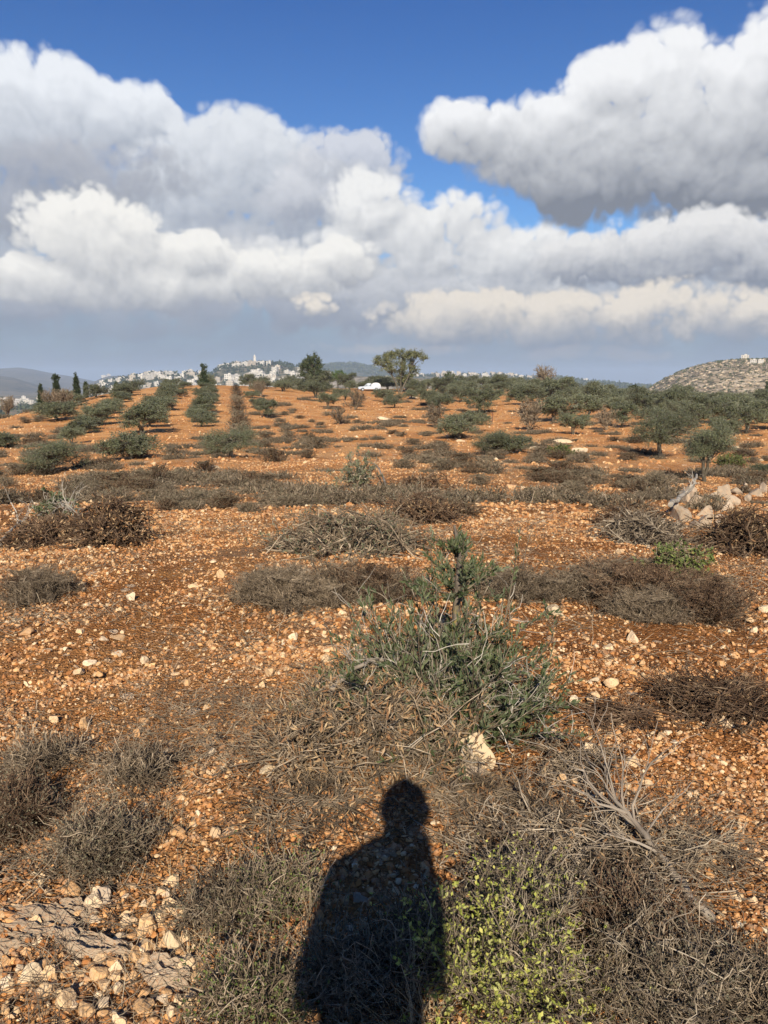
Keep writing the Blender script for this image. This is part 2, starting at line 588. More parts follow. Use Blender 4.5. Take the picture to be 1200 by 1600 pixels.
def bump(nt, h, dist=0.01, strength=1.0):
    n = nt.nodes.new('ShaderNodeBump'); n.inputs['Strength'].default_value = strength; n.inputs['Distance'].default_value = dist
    nt.links.new(h.k, n.inputs['Height'])
    return S(nt, n.outputs[0])


def geom(nt, out):
    n = nt.nodes.new('ShaderNodeNewGeometry')
    return S(nt, n.outputs[out])


def obj_random(nt):
    n = nt.nodes.new('ShaderNodeObjectInfo')
    return S(nt, n.outputs['Random'])


def texco(nt, out='Object'):
    n = nt.nodes.new('ShaderNodeTexCoord')
    return S(nt, n.outputs[out])


def twig_material(name, a, b, c=None, rough=0.9):
    """twigs and bark: every stick has its own tone"""
    m, nt, out = material(name)
    r = geom(nt, 'Random Per Island'); o = obj_random(nt)
    col = ramp(r, [(0.0, a), (0.6, b), (1.0, c or b)])
    n = noise(texco(nt), 9.0, 3.0)
    col = mixc(n.step(0.35, 0.7), col, tuple(k * 0.72 for k in a), nt)
    g = (o * 0.35 + 0.82)
    col = mixc(1.0, col, comb(nt, g, g, g), nt, 'MULTIPLY')
    principled(nt, out, col, rough, 0.1)
    return m


def leaf_material(name, a, b, under, c=None, trans=0.25, rough=0.55):
    m, nt, out = material(name)
    r = geom(nt, 'Random Per Island'); o = obj_random(nt)
    col = ramp(r, [(0.0, a), (0.55, b), (1.0, c or b)])
    col = mixc(geom(nt, 'Backfacing') * 0.8, col, under, nt)
    g = (o * 0.4 + 0.8)
    col = mixc(1.0, col, comb(nt, g, g * 0.98 + 0.01, g), nt, 'MULTIPLY')
    b_ = principled(nt, out, col, rough, 0.25)
    t = nt.nodes.new('ShaderNodeBsdfTranslucent'); nt.links.new(col.k, t.inputs['Color'])
    mx = nt.nodes.new('ShaderNodeMixShader'); mx.inputs[0].default_value = trans
    nt.links.new(b_.outputs[0], mx.inputs[1]); nt.links.new(t.outputs[0], mx.inputs[2])
    nt.links.new(mx.outputs[0], out.inputs['Surface'])
    return m


def stone_material(name, cols, scale=2.0, red=0.5, island=False, bd=0.006):
    m, nt, out = material(name)
    co = texco(nt)
    r = geom(nt, 'Random Per Island') if island else obj_random(nt)
    base = ramp(r, cols)
    pos = geom(nt, 'Position') if island else co
    n1 = noise(pos, scale, 5.0, 0.6)
    n2 = noise(pos, scale * 3, 4.0, 0.6)
    col = mixc(n1.step(0.42, 0.68) * 0.55, base, (0.42, 0.31, 0.20), nt)
    col = mixc(n2.step(0.45, 0.75) * red, col, (0.34, 0.15, 0.06), nt)
    h = n1 * 0.6 + n2 * 0.35 + voronoi(pos, scale * 2.5) * 0.4
    principled(nt, out, col, 0.9, 0.12, bump(nt, h, bd, 0.6))
    return m

# ------------------------------------------------------------------ the ground
def soil_material():
    m, nt, out = material('stony_red_soil')
    pos = geom(nt, 'Position')
    x, y, z = sepxyz(pos)
    p2 = comb(nt, x, y, 0.0)
    dist = vmath(nt, 'LENGTH', p2)
    big = noise(p2, 0.22, 4.0, 0.6, dim='2D')
    mid = noise(p2, 1.6, 4.0, 0.6, dim='2D')
    fin = noise(p2, 14.0, 5.0, 0.65, dim='2D')
    soil = ramp((mid * 0.6 + fin * 0.5 - 0.05), [(0.30, (0.155, 0.060, 0.018)), (0.5, (0.325, 0.135, 0.041)), (0.72, (0.49, 0.24, 0.080))])
    soil = mixc((big.step(0.42, 0.62) * 0.55), soil, (0.48, 0.255, 0.10), nt)
    # pebbles pressed into the soil, two sizes, thicker in some places than in others
    dens = noise(p2, 0.9, 3.0, dim='2D')
    wv = vmath(nt, 'ADD', p2, vmath(nt, 'MULTIPLY', vmath(nt, 'SUBTRACT', noise(p2, 30.0, 2.0, out='Color', dim='2D'), (0.5, 0.5, 0.5)), (0.025, 0.025, 0.0)))
    v1 = voronoi(wv, 24.0, dim='2D'); c1 = voronoi(wv, 24.0, out='Color', dim='2D')
    r1, g1, b1 = sepxyz(c1)
    rad1 = r1 * 0.42 + dens * 0.45 - 0.20
    a1 = (rad1 - v1).step(0.0, 0.06)
    peb1 = ramp(g1, [(0.0, (0.36, 0.17, 0.07)), (0.5, (0.50, 0.29, 0.14)), (1.0, (0.64, 0.47, 0.30))])
    v2 = voronoi(wv, 8.0, dim='2D'); c2 = voronoi(wv, 8.0, out='Color', dim='2D')
    r2, g2, b2 = sepxyz(c2)
    rad2 = (r2 - 0.55) * 0.75 + dens * 0.3 - 0.10
    a2 = (rad2 - v2).step(0.0, 0.05)
    peb2 = ramp(g2, [(0.0, (0.42, 0.22, 0.10)), (0.5, (0.54, 0.34, 0.18)), (1.0, (0.68, 0.53, 0.36))])
    v3 = voronoi(p2, 1.7, dim='2D'); c3 = voronoi(p2, 1.7, out='Color', dim='2D')
    r3, g3, b3 = sepxyz(c3)
    a3 = ((r3 - 0.62) * 0.7 - v3 + (fin - 0.5) * 0.25).step(0.0, 0.05) * dist.step(18.0, 40.0)
    col = mixc(a1, soil, peb1, nt)
    col = mixc(a2, col, peb2, nt)
    col = mixc(a3, col, (0.60, 0.46, 0.32), nt)
    col = mixc(dist.step(14.0, 60.0) * 0.70, col, mixc(big.step(0.35, 0.65), (0.46, 0.200, 0.062), (0.56, 0.295, 0.115), nt), nt)
    # shade between crumbs painted in as dark soil, then grey litter of dead stalks
    crumb = voronoi(wv, 46.0, detail=1.5, rough=0.6, dim='2D')
    col = mixc(crumb.step(0.35, 0.75) * 0.5 * (1.0 - dist.step(10.0, 40.0)), col, (0.13, 0.052, 0.018), nt)
    lit = noise(p2, 0.5, 5.0, 0.7, dim='2D')
    col = mixc(lit.step(0.56, 0.70) * 0.45, col, (0.22, 0.165, 0.11), nt)
    # far valley: dry scrub and fields
    scrub = ramp(noise(p2, 0.012, 5.0, 0.65, dim='2D'), [(0.3, (0.07, 0.075, 0.045)), (0.5, (0.16, 0.14, 0.09)), (0.7, (0.28, 0.21, 0.13))])
    col = mixc(dist.step(230.0, 320.0), col, scrub, nt)
    flat_ = 1.0 - dist.step(9.0, 45.0) * 0.88
    h = fin * 0.5 - crumb * 0.9 + a1 * (r1 * 0.5 + 0.4) + a2 * 1.2 + mid * 0.6
    principled(nt, out, col, 0.95, 0.08, bump(nt, h * flat_, 0.024, 0.9))
    return m


def build_ground():
    rr = np.concatenate([np.linspace(0.05, 0.8, 8), np.geomspace(0.85, 250, 880), np.geomspace(258, 11500, 70)])
    af = np.linspace(-42, 42, 660)
    ac = np.linspace(42, 318, 56)[1:-1]
    aa = np.radians(np.concatenate([af, ac]))
    Rg, Ag = np.meshgrid(rr, aa, indexing='ij')
    X, Y = Rg * np.sin(Ag), Rg * np.cos(Ag)
    Z = ground_z(X, Y, True)
    nr, na = Rg.shape
    V = np.stack([X, Y, Z], -1).reshape(-1, 3)
    V = np.concatenate([V, [[0, 0, float(ground_z(0, 0))]]])
    i = np.arange(nr - 1)[:, None] * na; j = np.arange(na)[None]; j1 = (j + 1) % na
    Q = np.stack([i + j, i + na + j, i + na + j1, i + j1], -1).reshape(-1, 4)
    k = np.arange(na)
    T = np.stack([np.full(na, len(V) - 1), k, (k + 1) % na], 1)
    return tag(put('ground', new_mesh('ground', V, Q[:, ::-1], T[:, ::-1], [soil_material()], smooth=True)), kind='structure')


build_ground()

# ------------------------------------------------------------------ hills beyond
HILLS = {}


def hill_material(name, cols, scale, speck=None, speck_scale=0.1, strata=0.0):
    m, nt, out = material(name)
    pos = geom(nt, 'Position')
    n = noise(pos, scale, 6.0, 0.62)
    col = ramp(n, cols)
    if strata:
        x, y, z = sepxyz(pos)
        w = (z * strata + noise(pos, scale * 1.5, 4.0, 0.6) * 5.0)._m('FRACT', z * strata + noise(pos, scale * 1.5, 4.0, 0.6) * 5.0)
        col = mixc(w.step(0.72, 0.9) * 0.6, col, (0.50, 0.42, 0.32), nt)
    if speck:
        s = noise(pos, speck_scale, 3.0, 0.7)
        col = mixc(s.step(0.50, 0.60), col, speck, nt)
    principled(nt, out, col, 0.95, 0.05, bump(nt, noise(pos, scale * 6, 4.0, 0.7), 2.0, 0.5))
    return m


def hill(name, D, W, sky, mat, rough=1.0, na=220, nr=70, seed=0):
    azs, zs = [], []
    for px, py in sky:
        a, e = pix_azel(px, py)
        azs.append(a); zs.append(CAM_H + D * math.tan(R(e)) / math.cos(R(0)))
    azs, zs = np.array(azs), np.array(zs)
    base = float(macro_z(0.0, D)) - 6

    def z_at(az, r):
        az = np.asarray(az, float); r = np.asarray(r, float)
        top = np.interp(az, azs, zs)
        w = np.clip((r - D) / W, -1, 1)
        s = np.cos(w * np.pi / 2) ** 1.3
        x, y = r * np.sin(np.radians(az)), r * np.cos(np.radians(az))
        nz = fbm(x / (W * 0.35), y / (W * 0.35), 4, 70 + seed) * 0.16 * (top - base) * rough
        nz = nz * np.clip(1.4 * np.abs(w) + 0.12, 0, 1) * s
        e = np.clip(np.minimum(az - azs[0], azs[-1] - az) / 0.6, 0, 1)
        return base + (top - base) * s * e + nz * e
    HILLS[name] = (z_at, D, W)
    a = np.linspace(azs[0], azs[-1], na); r = np.linspace(D - W, D + W, nr)
    Rg, Ag = np.meshgrid(r, a, indexing='ij')
    Z = z_at(Ag, Rg)
    V = np.stack([Rg * np.sin(np.radians(Ag)), Rg * np.cos(np.radians(Ag)), Z], -1).reshape(-1, 3)
    i = np.arange(nr - 1)[:, None] * na; j = np.arange(na - 1)[None]
    Q = np.stack([i + j, i + j + 1, i + na + j + 1, i + na + j], -1).reshape(-1, 4)
    return tag(put(name, new_mesh(name, V, Q, None, [mat], smooth=True)), kind='structure')


def on_hill(name, az, r):
    f, D, W = HILLS[name]
    return Vector((r * math.sin(R(az)), r * math.cos(R(az)), float(f(az, r))))


m_town = hill_material('dry_town_slope', [(0.35, (0.10, 0.10, 0.06)), (0.5, (0.20, 0.17, 0.11)), (0.65, (0.30, 0.25, 0.17))], 0.012, (0.05, 0.06, 0.035), 0.03)
m_forest = hill_material('wooded_slope', [(0.35, (0.035, 0.05, 0.028)), (0.6, (0.07, 0.085, 0.045))], 0.02, (0.13, 0.12, 0.08), 0.012)
m_blue = hill_material('dry_mountain', [(0.35, (0.09, 0.085, 0.06)), (0.5, (0.14, 0.12, 0.085)), (0.65, (0.20, 0.17, 0.12))], 0.004, (0.06, 0.065, 0.045), 0.008)
m_rocky = hill_material('terraced_limestone_slope', [(0.36, (0.15, 0.115, 0.075)), (0.5, (0.30, 0.235, 0.155)), (0.64, (0.44, 0.36, 0.26))], 0.045, (0.085, 0.075, 0.05), 0.16, 0.13)
m_rocky2 = hill_material('grey_limestone_slope', [(0.36, (0.14, 0.12, 0.085)), (0.5, (0.27, 0.23, 0.17)), (0.64, (0.42, 0.36, 0.28))], 0.03, (0.10, 0.09, 0.06), 0.09)

hill('far_mountain_hill', 7000, 2400, [(-260, 584), (-120, 577), (0, 576), (28, 574.5), (50, 577), (80, 583), (110, 588), (140, 594), (175, 603), (200, 612)], m_blue, 1.0, 120, 50, 1)
hill('valley_mountain_hill', 4600, 1500, [(-260, 590), (-100, 584), (0, 587), (22, 590), (48, 598), (75, 606), (100, 613), (125, 622)], m_blue, 1.0, 120, 50, 2)
hill('small_hill', 5200, 800, [(120, 612), (140, 600), (158, 591), (170, 587.5), (192, 587), (212, 590), (235, 598), (260, 612)], m_blue, 0.4, 60, 40, 3)
hill('forest_ridge_hill', 4300, 900, [(460, 600), (485, 584), (505, 571), (525, 569), (555, 569), (578, 573), (605, 579), (640, 584), (690, 592), (720, 606)], m_forest, 0.4, 120, 40, 4)
hill('town_hill', 2200, 620, [(120, 620), (140, 608), (172, 597), (205, 590), (240, 586), (290, 585), (325, 586), (338, 580), (350, 574.5), (372, 572), (405, 571), (440, 571), (470, 574), (505, 580), (545, 586), (600, 592), (650, 602), (680, 612)], m_town, 0.5, 300, 80, 5)
hill('town_ridge_hill', 2700, 500, [(560, 606), (600, 592), (640, 588), (690, 586), (740, 585.5), (790, 587), (820, 591), (850, 598), (880, 610)], m_town, 0.4, 160, 50, 6)
hill('wooded_ridge_hill', 3300, 700, [(760, 606), (790, 594), (830, 591), (870, 591), (900, 595), (930, 598), (965, 601), (1010, 605), (1050, 610), (1090, 618)], m_forest, 0.4, 160, 40, 7)
hill('limestone_slope_hill', 1300, 300, [(455, 615), (480, 602), (520, 592), (570, 588), (620, 589), (670, 592), (710, 602), (740, 615)], m_rocky2, 0.8, 160, 50, 8)
hill('rocky_hill', 950, 330, [(980, 622), (1005, 611), (1018, 604), (1036, 593), (1060, 581), (1085, 573), (1110, 567), (1140, 563), (1165, 561), (1200, 561), (1290, 564), (1400, 570), (1560, 596), (1700, 620)], m_rocky, 0.6, 420, 110, 9)

# ------------------------------------------------------------------ stones
rng = np.random.default_rng(11)


def ico(sub):
    bm = bmesh.new(); bmesh.ops.create_icosphere(bm, subdivisions=sub, radius=1.0)
    V = np.array([v.co[:] for v in bm.verts]); T = np.array([[v.index for v in f.verts] for f in bm.faces]); bm.free()
    return V, T


ICO = {k: ico(k) for k in (1, 2, 3, 4)}


def rock_verts(r, sub, cuts=9, rough=0.08, flat=(0.5, 0.8)):
    """broken limestone: a ball cut by random planes, then roughened"""
    V, T = ICO[sub]
    V = V.copy()
    for _ in range(cuts):
        n = unit(r.normal(size=3)); d = r.uniform(0.45, 0.85)
        s = V @ n
        V = V - np.maximum(s - d, 0)[:, None] * n
    if sub > 2:
        q = V * 2.3 + r.uniform(-50, 50, 3)
        nz = fbm(q[:, 0] + q[:, 2] * 0.7, q[:, 1] - q[:, 2] * 0.6, 4, int(r.integers(1000)))
        V = V * (1 + nz * rough * 2.2)[:, None]
    else:
        V = V * r.uniform(1 - rough, 1 + rough, (len(V), 1))
    V = V * np.array([1.0, r.uniform(0.6, 0.9), r.uniform(*flat)])
    return V / np.abs(V[:, :2]).max(), T


m_stone = stone_material('limestone', [(0.0, (0.47, 0.26, 0.11)), (0.35, (0.55, 0.35, 0.17)), (0.75, (0.62, 0.45, 0.26)), (1.0, (0.66, 0.53, 0.36))], 1.6, 0.55)
m_rubble = stone_material('limestone_rubble', [(0.0, (0.20, 0.080, 0.026)), (0.30, (0.32, 0.130, 0.040)), (0.55, (0.45, 0.210, 0.070)), (0.80, (0.57, 0.325, 0.135)), (0.95, (0.63, 0.45, 0.25)), (1.0, (0.67, 0.55, 0.37))], 30.0, 0.5, island=True, bd=0.002)
m_pale = stone_material('pale_limestone', [(0.0, (0.50, 0.385, 0.235)), (1.0, (0.60, 0.49, 0.33))], 1.8, 0.25)
m_grey_rock = stone_material('weathered_limestone', [(0.0, (0.28, 0.22, 0.155)), (1.0, (0.40, 0.32, 0.23))], 1.8, 0.4)

rock_meshes = []
for k in range(12):
    V, T = rock_verts(rng, 3, 10, 0.07, (0.5, 0.85))
    rock_meshes.append(new_mesh('stone', V, None, T, [m_stone]))


def scatter(n, r0, r1, s0, s1, power, sub, sink, az=34.0, dens_cut=0.0):
    """loose rubble merged into one mesh; thicker in patches"""
    Vb = [rock_verts(rng, sub, 7, 0.12, (0.5, 0.95)) for _ in range(24)]
    r = np.sqrt(rng.uniform(r0 ** 2, r1 ** 2, n)) if r1 / r0 < 6 else np.exp(rng.uniform(np.log(r0), np.log(r1), n))
    a = np.radians(rng.uniform(-az, az, n))
    x, y = r * np.sin(a), r * np.cos(a)
    dn = fbm(x / 1.6, y / 1.6, 3, 77) + 0.8 * fbm(x / 0.35, y / 0.35, 2, 78)
    keep = dn > rng.uniform(-0.9, 0.35 + dens_cut, n)
    x, y, dn = x[keep], y[keep], dn[keep]; n = len(x)
    s = s0 + (s1 - s0) * rng.uniform(0, 1, n) ** power
    s = s * (0.8 + 0.5 * np.clip(dn + 0.3, 0, 1))
    z = ground_z(x, y, True)
    g = Geo()
    vi = rng.integers(0, len(Vb), n)
    for k, (V, T) in enumerate(Vb):
        sel = np.nonzero(vi == k)[0]
        if not len(sel): continue
        c = rng.uniform(0, 2 * np.pi, len(sel)); tl = rng.normal(0, 0.25, (len(sel), 2))
        ca, sa = np.cos(c)[:, None], np.sin(c)[:, None]
        P = V[None] * s[sel][:, None, None]
        X = P[..., 0] * ca - P[..., 1] * sa; Y = P[..., 0] * sa + P[..., 1] * ca
        Z = P[..., 2] + X * tl[:, :1] + Y * tl[:, 1:]
        W = np.stack([X + x[sel][:, None], Y + y[sel][:, None], Z + (z[sel] + s[sel] * sink)[:, None]], -1)
        g.add(W.reshape(-1, 3), None, (T[None] + (np.arange(len(sel)) * len(V))[:, None, None]).reshape(-1, 3))
    return g


def loose_stones():
    g = Geo()
    for args in ((75000, 1.2, 4.2, 0.0026, 0.0135, 4.0, 1, 0.2, 34.0, 0.0), (110000, 4.0, 11.0, 0.0042, 0.021, 4.2, 1, 0.2, 31.0, -0.2),
                 (80000, 9.0, 34.0, 0.010, 0.045, 3.8, 1, 0.2, 30.0, -0.3), (26000, 30.0, 130.0, 0.03, 0.14, 3.2, 1, 0.15, 30.0, -0.2)):
        h = scatter(*args)
        g.add(np.concatenate(h.V), None, np.concatenate(h.T))
    o = put('loose_stones', g.mesh('loose_stones', [m_rubble]))
    tag(o, 'small tan and cream limestone rubble strewn over the red soil', 'rubble', kind='stuff')


loose_stones()


def stone(px, py, wpx, label, cat='stone', name='stone', group=None, mat=None, tall=None, variant=None, rz=None, sink=0.3, yscale=1.0, sub=None, mesh=None):
    p = at(px, py); s = wpx * px_m(p) / 2
    me = mesh or rock_meshes[int(rng.integers(len(rock_meshes))) if variant is None else variant]
    if sub or mat:
        V, T = rock_verts(np.random.default_rng(int(px * 7 + py)), sub or 3, 10, 0.08)
        me = new_mesh(name, V, None, T, [mat or m_stone])
    o = put(name, me, None, (p.x, p.y, p.z + s * sink * (tall or 0.6)), rng.uniform(0, 6.28) if rz is None else rz)
    o.scale = (s, s * yscale, s * (tall / 0.65 if tall else 1.0))
    return tag(o, label, cat, group)


# stones one can point at
cream = stone(744, 1192, 66, 'large cream limestone block leaning on the foot of the pruned olive stump', mat=m_pale, tall=1.3, sub=4, rz=2.2, sink=0.2)
for v in cream.data.vertices:
    k = 1.0 - 0.42 * max(0.0, v.co.z + 0.1)
    v.co.x = v.co.x * k + 0.18 * v.co.z; v.co.y *= k
stone(738, 1212, 62, 'cracked shaded limestone chunk directly below the large cream block', mat=m_grey_rock, tall=0.5, sub=4, rz=0.2)
stone(872, 1163, 34, 'smooth oval cream stone lying alone right of the large cream block', mat=m_pale, tall=0.8, sub=3, rz=0.0)
stone(560, 1412, 42, 'rounded grey stone inside the dark shadow of the photographer', mat=m_grey_rock, tall=0.8, sub=3)
stone(799, 766, 19, 'round orange boulder at the edge of the scrub strip in the middle of the field', tall=0.95, mat=stone_material('rust_limestone', [(0.0, (0.58, 0.33, 0.16)), (1.0, (0.6, 0.36, 0.18))], 4.0, 0.3))
stone(816, 763, 11, 'small angular stone just right of the round orange boulder')
stone(270, 1478, 32, 'upright triangular pale stone above the bedrock slab', mat=m_pale, tall=1.3, rz=0.5)
stone(50, 1530, 42, 'pale whitish stone among the rubble below the bedrock slab', mat=m_pale, tall=0.9)
stone(78, 1546, 36, 'flat cream stone beside the pale whitish rubble stone', tall=0.5)
stone(12, 1537, 34, 'rounded tan stone at the left edge of the rubble below the bedrock slab', tall=0.8)
stone(272, 1424, 40, 'pair-topped tan stone above the bedrock slab', tall=0.8)
stone(228, 1452, 34, 'broken tan stone resting on the upper rim of the bedrock slab', tall=0.8)
stone(225, 1508, 30, 'square orange tinted stone beside the triangular pale stone', tall=0.7)
stone(160, 1405, 38, 'grey rounded stone under the dwarf shrub near the bedrock slab', mat=m_grey_rock, tall=0.7)
stone(252, 1398, 22, 'upright orange stone between the dwarf shrubs and the bedrock slab', tall=1.1)
stone(268, 1378, 26, 'cream stone just above the upright orange stone', tall=0.6)
stone(205, 937, 16, 'pale squarish stone alone on the soil left of the wide grey scrub patch', mat=m_pale, tall=0.9)
stone(225, 1130, 20, 'bright orange stone alone on open soil in the left half', tall=0.7)
stone(85, 1126, 16, 'upright pinkish stone on open soil at the left', tall=1.2)
stone(420, 935, 26, 'pale stone at the front foot of the wide grey scrub patch', mat=m_pale, tall=0.6)
stone(74, 1020, 18, 'cream stone alone on stony soil below the dark shrub at the left edge', mat=m_pale, tall=0.6)
stone(228, 1069, 15, 'small round cream stone in the open soil left of the olive stump', tall=0.9)
stone(293, 1071, 15, 'small orange stone right of the small round cream stone', tall=0.8)
stone(185, 998, 26, 'low flat tan stone half sunk in soil at the left', tall=0.4)
stone(422, 1052, 20, 'round tan stone left of the pruned olive stump', tall=0.9)
stone(955, 1070, 24, 'smooth tan stone on the soil right of the olive shoots', tall=0.7)
stone(925, 1092, 24, 'tan stone in front of the smooth tan stone right of the olive shoots', tall=0.7)
stone(930, 1063, 16, 'white chip of stone left of the smooth tan stone', mat=m_pale, tall=0.5)
stone(862, 1075, 20, 'slanting elongated stone right of the olive shoots', tall=0.5, yscale=0.5)
stone(915, 1000, 20, 'flat stone among the rubble in front of the long grey scrub strip', tall=0.5)
stone(988, 1000, 20, 'round tan stone among the rubble in front of the long grey scrub strip', tall=0.9)
stone(975, 960, 20, 'pointed tan stone at the foot of the long grey scrub strip', tall=0.9)
stone(865, 955, 34, 'pale flat stone at the left foot of the long grey scrub strip', mat=m_pale, tall=0.4)
stone(1195, 955, 26, 'white stone at the right end of the long grey scrub strip', mat=m_pale, tall=0.7)
stone(1135, 1125, 16, 'cream stone right of the brown twig clump', mat=m_pale)
stone(1003, 1162, 14, 'white stone in the soil above the bare branch', mat=m_pale)
stone(1030, 1125, 18, 'tan stone under the brown twig clump', tall=0.8)
stone(690, 1298, 12, 'small cream stone at the right shoulder of the shadow', mat=m_pale)
stone(415, 1207, 28, 'pale slanted stone left of the dry brush heap', mat=m_pale, tall=0.5)
stone(1150, 1405, 22, 'orange stone beside the lower end of the bare branch', tall=0.8)
stone(1012, 1228, 18, 'rust brown stone above the heap of grey twigs', tall=0.8)
# pale outcrops further out
for px, py, w, lab in ((880, 692, 34, 'long pale outcrop behind the yellow-green bush'), (838, 702, 24, 'short pale outcrop left of the yellow-green bush'), (905, 706, 30, 'flat pale outcrop beside the yellow-green bush'),
                       (720, 690, 16, 'pale rock under the shrubby olive pair'), (600, 656, 26, 'pale rock in the rubble bank in the middle of the field'), (645, 622, 18, 'pale rock ahead of the big gum tree'),
                       (672, 610, 14, 'pale rock right of the big gum tree'), (845, 605, 16, 'pale rock at the foot of the bare tree'), (334, 603 + 180, 14, 'small pale stone in the grey scrub strip on the left'),
                       (333, 764 - 30, 22, 'tan rock at the front edge of the orchard scrub'), (505, 800, 14, 'pale stone behind the central brush heap'), (1150, 700, 16, 'pale rock beside the twin olives')):
    stone(px, py, w, lab, cat='rock', name='rock', mat=m_pale, tall=0.35, sub=3, rz=0.1)

# the low rubble wall at the right
wall_n = 0
for px, py, w in ((1062, 812, 40), (1100, 822, 44), (1135, 800, 30), (1072, 785, 34), (1090, 790, 28), (1112, 784, 34), (1130, 778, 30), (1150, 772, 26), (1165, 768, 24), (1180, 776, 26), (1100, 806, 30), (1045, 770, 24),
                  (1078, 772, 26), (1055, 795, 24), (1120, 812, 26), (1144, 788, 24), (1168, 784, 22), (1190, 770, 22), (1086, 826, 30), (1060, 830, 26), (1022, 775, 20), (1128, 830, 30)):
    stone(px, py, w, 'grey weathered limestone rock in the low rubble wall at the right edge of the field', cat='rock', name='wall_rock', group='rocks of the rubble wall', mat=m_grey_rock, tall=0.95, sub=3, yscale=0.85, sink=0.25)


m_slab = stone_material('layered_bedrock', [(0.0, (0.29, 0.225, 0.155)), (1.0, (0.36, 0.285, 0.20))], 5.0, 0.75, bd=0.02)


def slab(px, py, wpx, dpx, h, label, rz, seed, lift=0.0):
    """a bedrock ledge: a flat broken plate with stepped bedding and cracks"""
    p = at(px, py); w = wpx * px_m(p) / 2
    r = np.random.default_rng(seed)
    V, T = ICO[4]; V = V.copy()
    for _ in range(3): V, T = V, T
    for _ in range(12):
        a = r.uniform(0, 6.283); n = unit(np.array([math.cos(a), math.sin(a), r.uniform(-0.1, 0.5)])); d = r.uniform(0.55, 0.95)
        V = V - np.maximum(V @ n - d, 0)[:, None] * n
    V[:, 2] = np.clip(V[:, 2], -0.6, 0.5)
    x, y = V[:, 0] * 1.0, V[:, 1] * 1.6
    st = np.round((fbm(x * 1.2 + seed, y * 2.4, 3, seed) * 1.1 + 0.25 * y) * 5) / 5
    V[:, 2] += np.where(V[:, 2] > 0, st * 0.20 + fbm(x * 4, y * 4, 6, seed + 2, 0.65) * 0.42 - 0.25 * (np.abs(fbm(x * 2.5, y * 2.5, 2, seed + 7)) < 0.03), 0)
    V[:, :2] *= (1 + 0.12 * fbm(V[:, 0] * 5 + seed, V[:, 1] * 5 + V[:, 2], 3, seed + 4))[:, None]
    o = put('bedrock_slab', new_mesh('bedrock_slab', V, None, T, [m_slab]), None, (p.x, p.y, p.z - h * 0.12 + lift), rz)
    o.scale = (w, w * dpx, h)
    return tag(o, label, 'rock', 'bedrock slabs')


slab(55, 1455, 230, 0.42, 0.045, 'broad layered tan bedrock slab at the lower left edge', -0.25, 3)
slab(155, 1480, 170, 0.40, 0.05, 'middle bedrock slab between the broad left slab and the stepped one', -0.3, 12)
slab(255, 1520, 140, 0.45, 0.05, 'smaller stepped bedrock slab nearest the shadow', -0.35, 8)
slab(20, 1490, 130, 0.5, 0.045, 'low bedrock slab half buried under rubble at the lower left edge', 0.2, 15)
slab(105, 1425, 130, 0.35, 0.04, 'thin upper bedrock slab along the back of the ledge', -0.1, 19)

# the stones that show largest among the scattered ones
PLACES = [(0, 400, 1120, 1600, 'tan limestone piece in the stony ground left of the shadow'), (400, 700, 930, 1120, 'tan limestone piece on the ground around the pruned stump'),
          (0, 420, 880, 1120, 'tan limestone piece on the open stony soil left of the pruned stump'), (800, 1200, 960, 1240, 'tan limestone piece on the open stony soil right of the pruned stump'),
          (900, 1200, 1240, 1500, 'tan limestone piece in the soil beside the bare branch'), (0, 1200, 790, 880, 'tan limestone piece on the orange soil around the brush heaps')]
NS = (125, 12, 38, 40, 14, 18)
for (x0, x1, y0, y1, lab), n in zip(PLACES, NS):
    for k in range(n):
        px = rng.uniform(x0, x1); py = y0 + (y1 - y0) * rng.uniform(0, 1)
        if lab.endswith('shadow') and (px > 340 and py > 1250): px = rng.uniform(0, 340)
        if lab.endswith('shadow') and rng.uniform() < 0.7: px, py = rng.uniform(0, 330), rng.uniform(1390, 1600)
        base = 11 + (py - 850) * 0.018 if py > 850 else 8
        stone(px, py, base * (0.75 + 0.9 * rng.uniform() ** 2), lab, group='loose stones in view', tall=rng.uniform(0.5, 0.9), sink=0.25)

# ------------------------------------------------------------------ plant materials
m_bark = twig_material('olive_bark', (0.10, 0.085, 0.06), (0.17, 0.145, 0.11), (0.22, 0.19, 0.15))
m_olive = leaf_material('olive_leaves', (0.066, 0.078, 0.038), (0.118, 0.130, 0.064), (0.205, 0.21, 0.15), (0.18, 0.19, 0.105), 0.18)
m_shoot = leaf_material('fresh_olive_leaves', (0.05, 0.075, 0.028), (0.085, 0.11, 0.042), (0.18, 0.20, 0.115), (0.17, 0.19, 0.08), 0.2)
m_gum = leaf_material('gum_leaves', (0.07, 0.085, 0.03), (0.12, 0.13, 0.05), (0.17, 0.17, 0.09), (0.22, 0.20, 0.10), 0.2)
m_dark = leaf_material('dark_evergreen_leaves', (0.035, 0.05, 0.02), (0.06, 0.08, 0.032), (0.09, 0.10, 0.05), (0.09, 0.10, 0.045), 0.12)
m_pine = leaf_material('bright_pine_needles', (0.05, 0.085, 0.02), (0.09, 0.14, 0.03), (0.10, 0.14, 0.05), (0.13, 0.18, 0.05), 0.15)
m_cyp = leaf_material('cypress_scales', (0.022, 0.034, 0.014), (0.04, 0.055, 0.022), (0.05, 0.065, 0.03), (0.06, 0.075, 0.03), 0.08)
m_grey = twig_material('grey_dead_twigs', (0.11, 0.082, 0.055), (0.26, 0.205, 0.14), (0.46, 0.385, 0.28))
m_scrub = twig_material('thorny_scrub_twigs', (0.10, 0.074, 0.048), (0.23, 0.175, 0.115), (0.41, 0.325, 0.225))
m_brown = twig_material('brown_dry_twigs', (0.07, 0.042, 0.026), (0.145, 0.093, 0.056), (0.25, 0.18, 0.115))
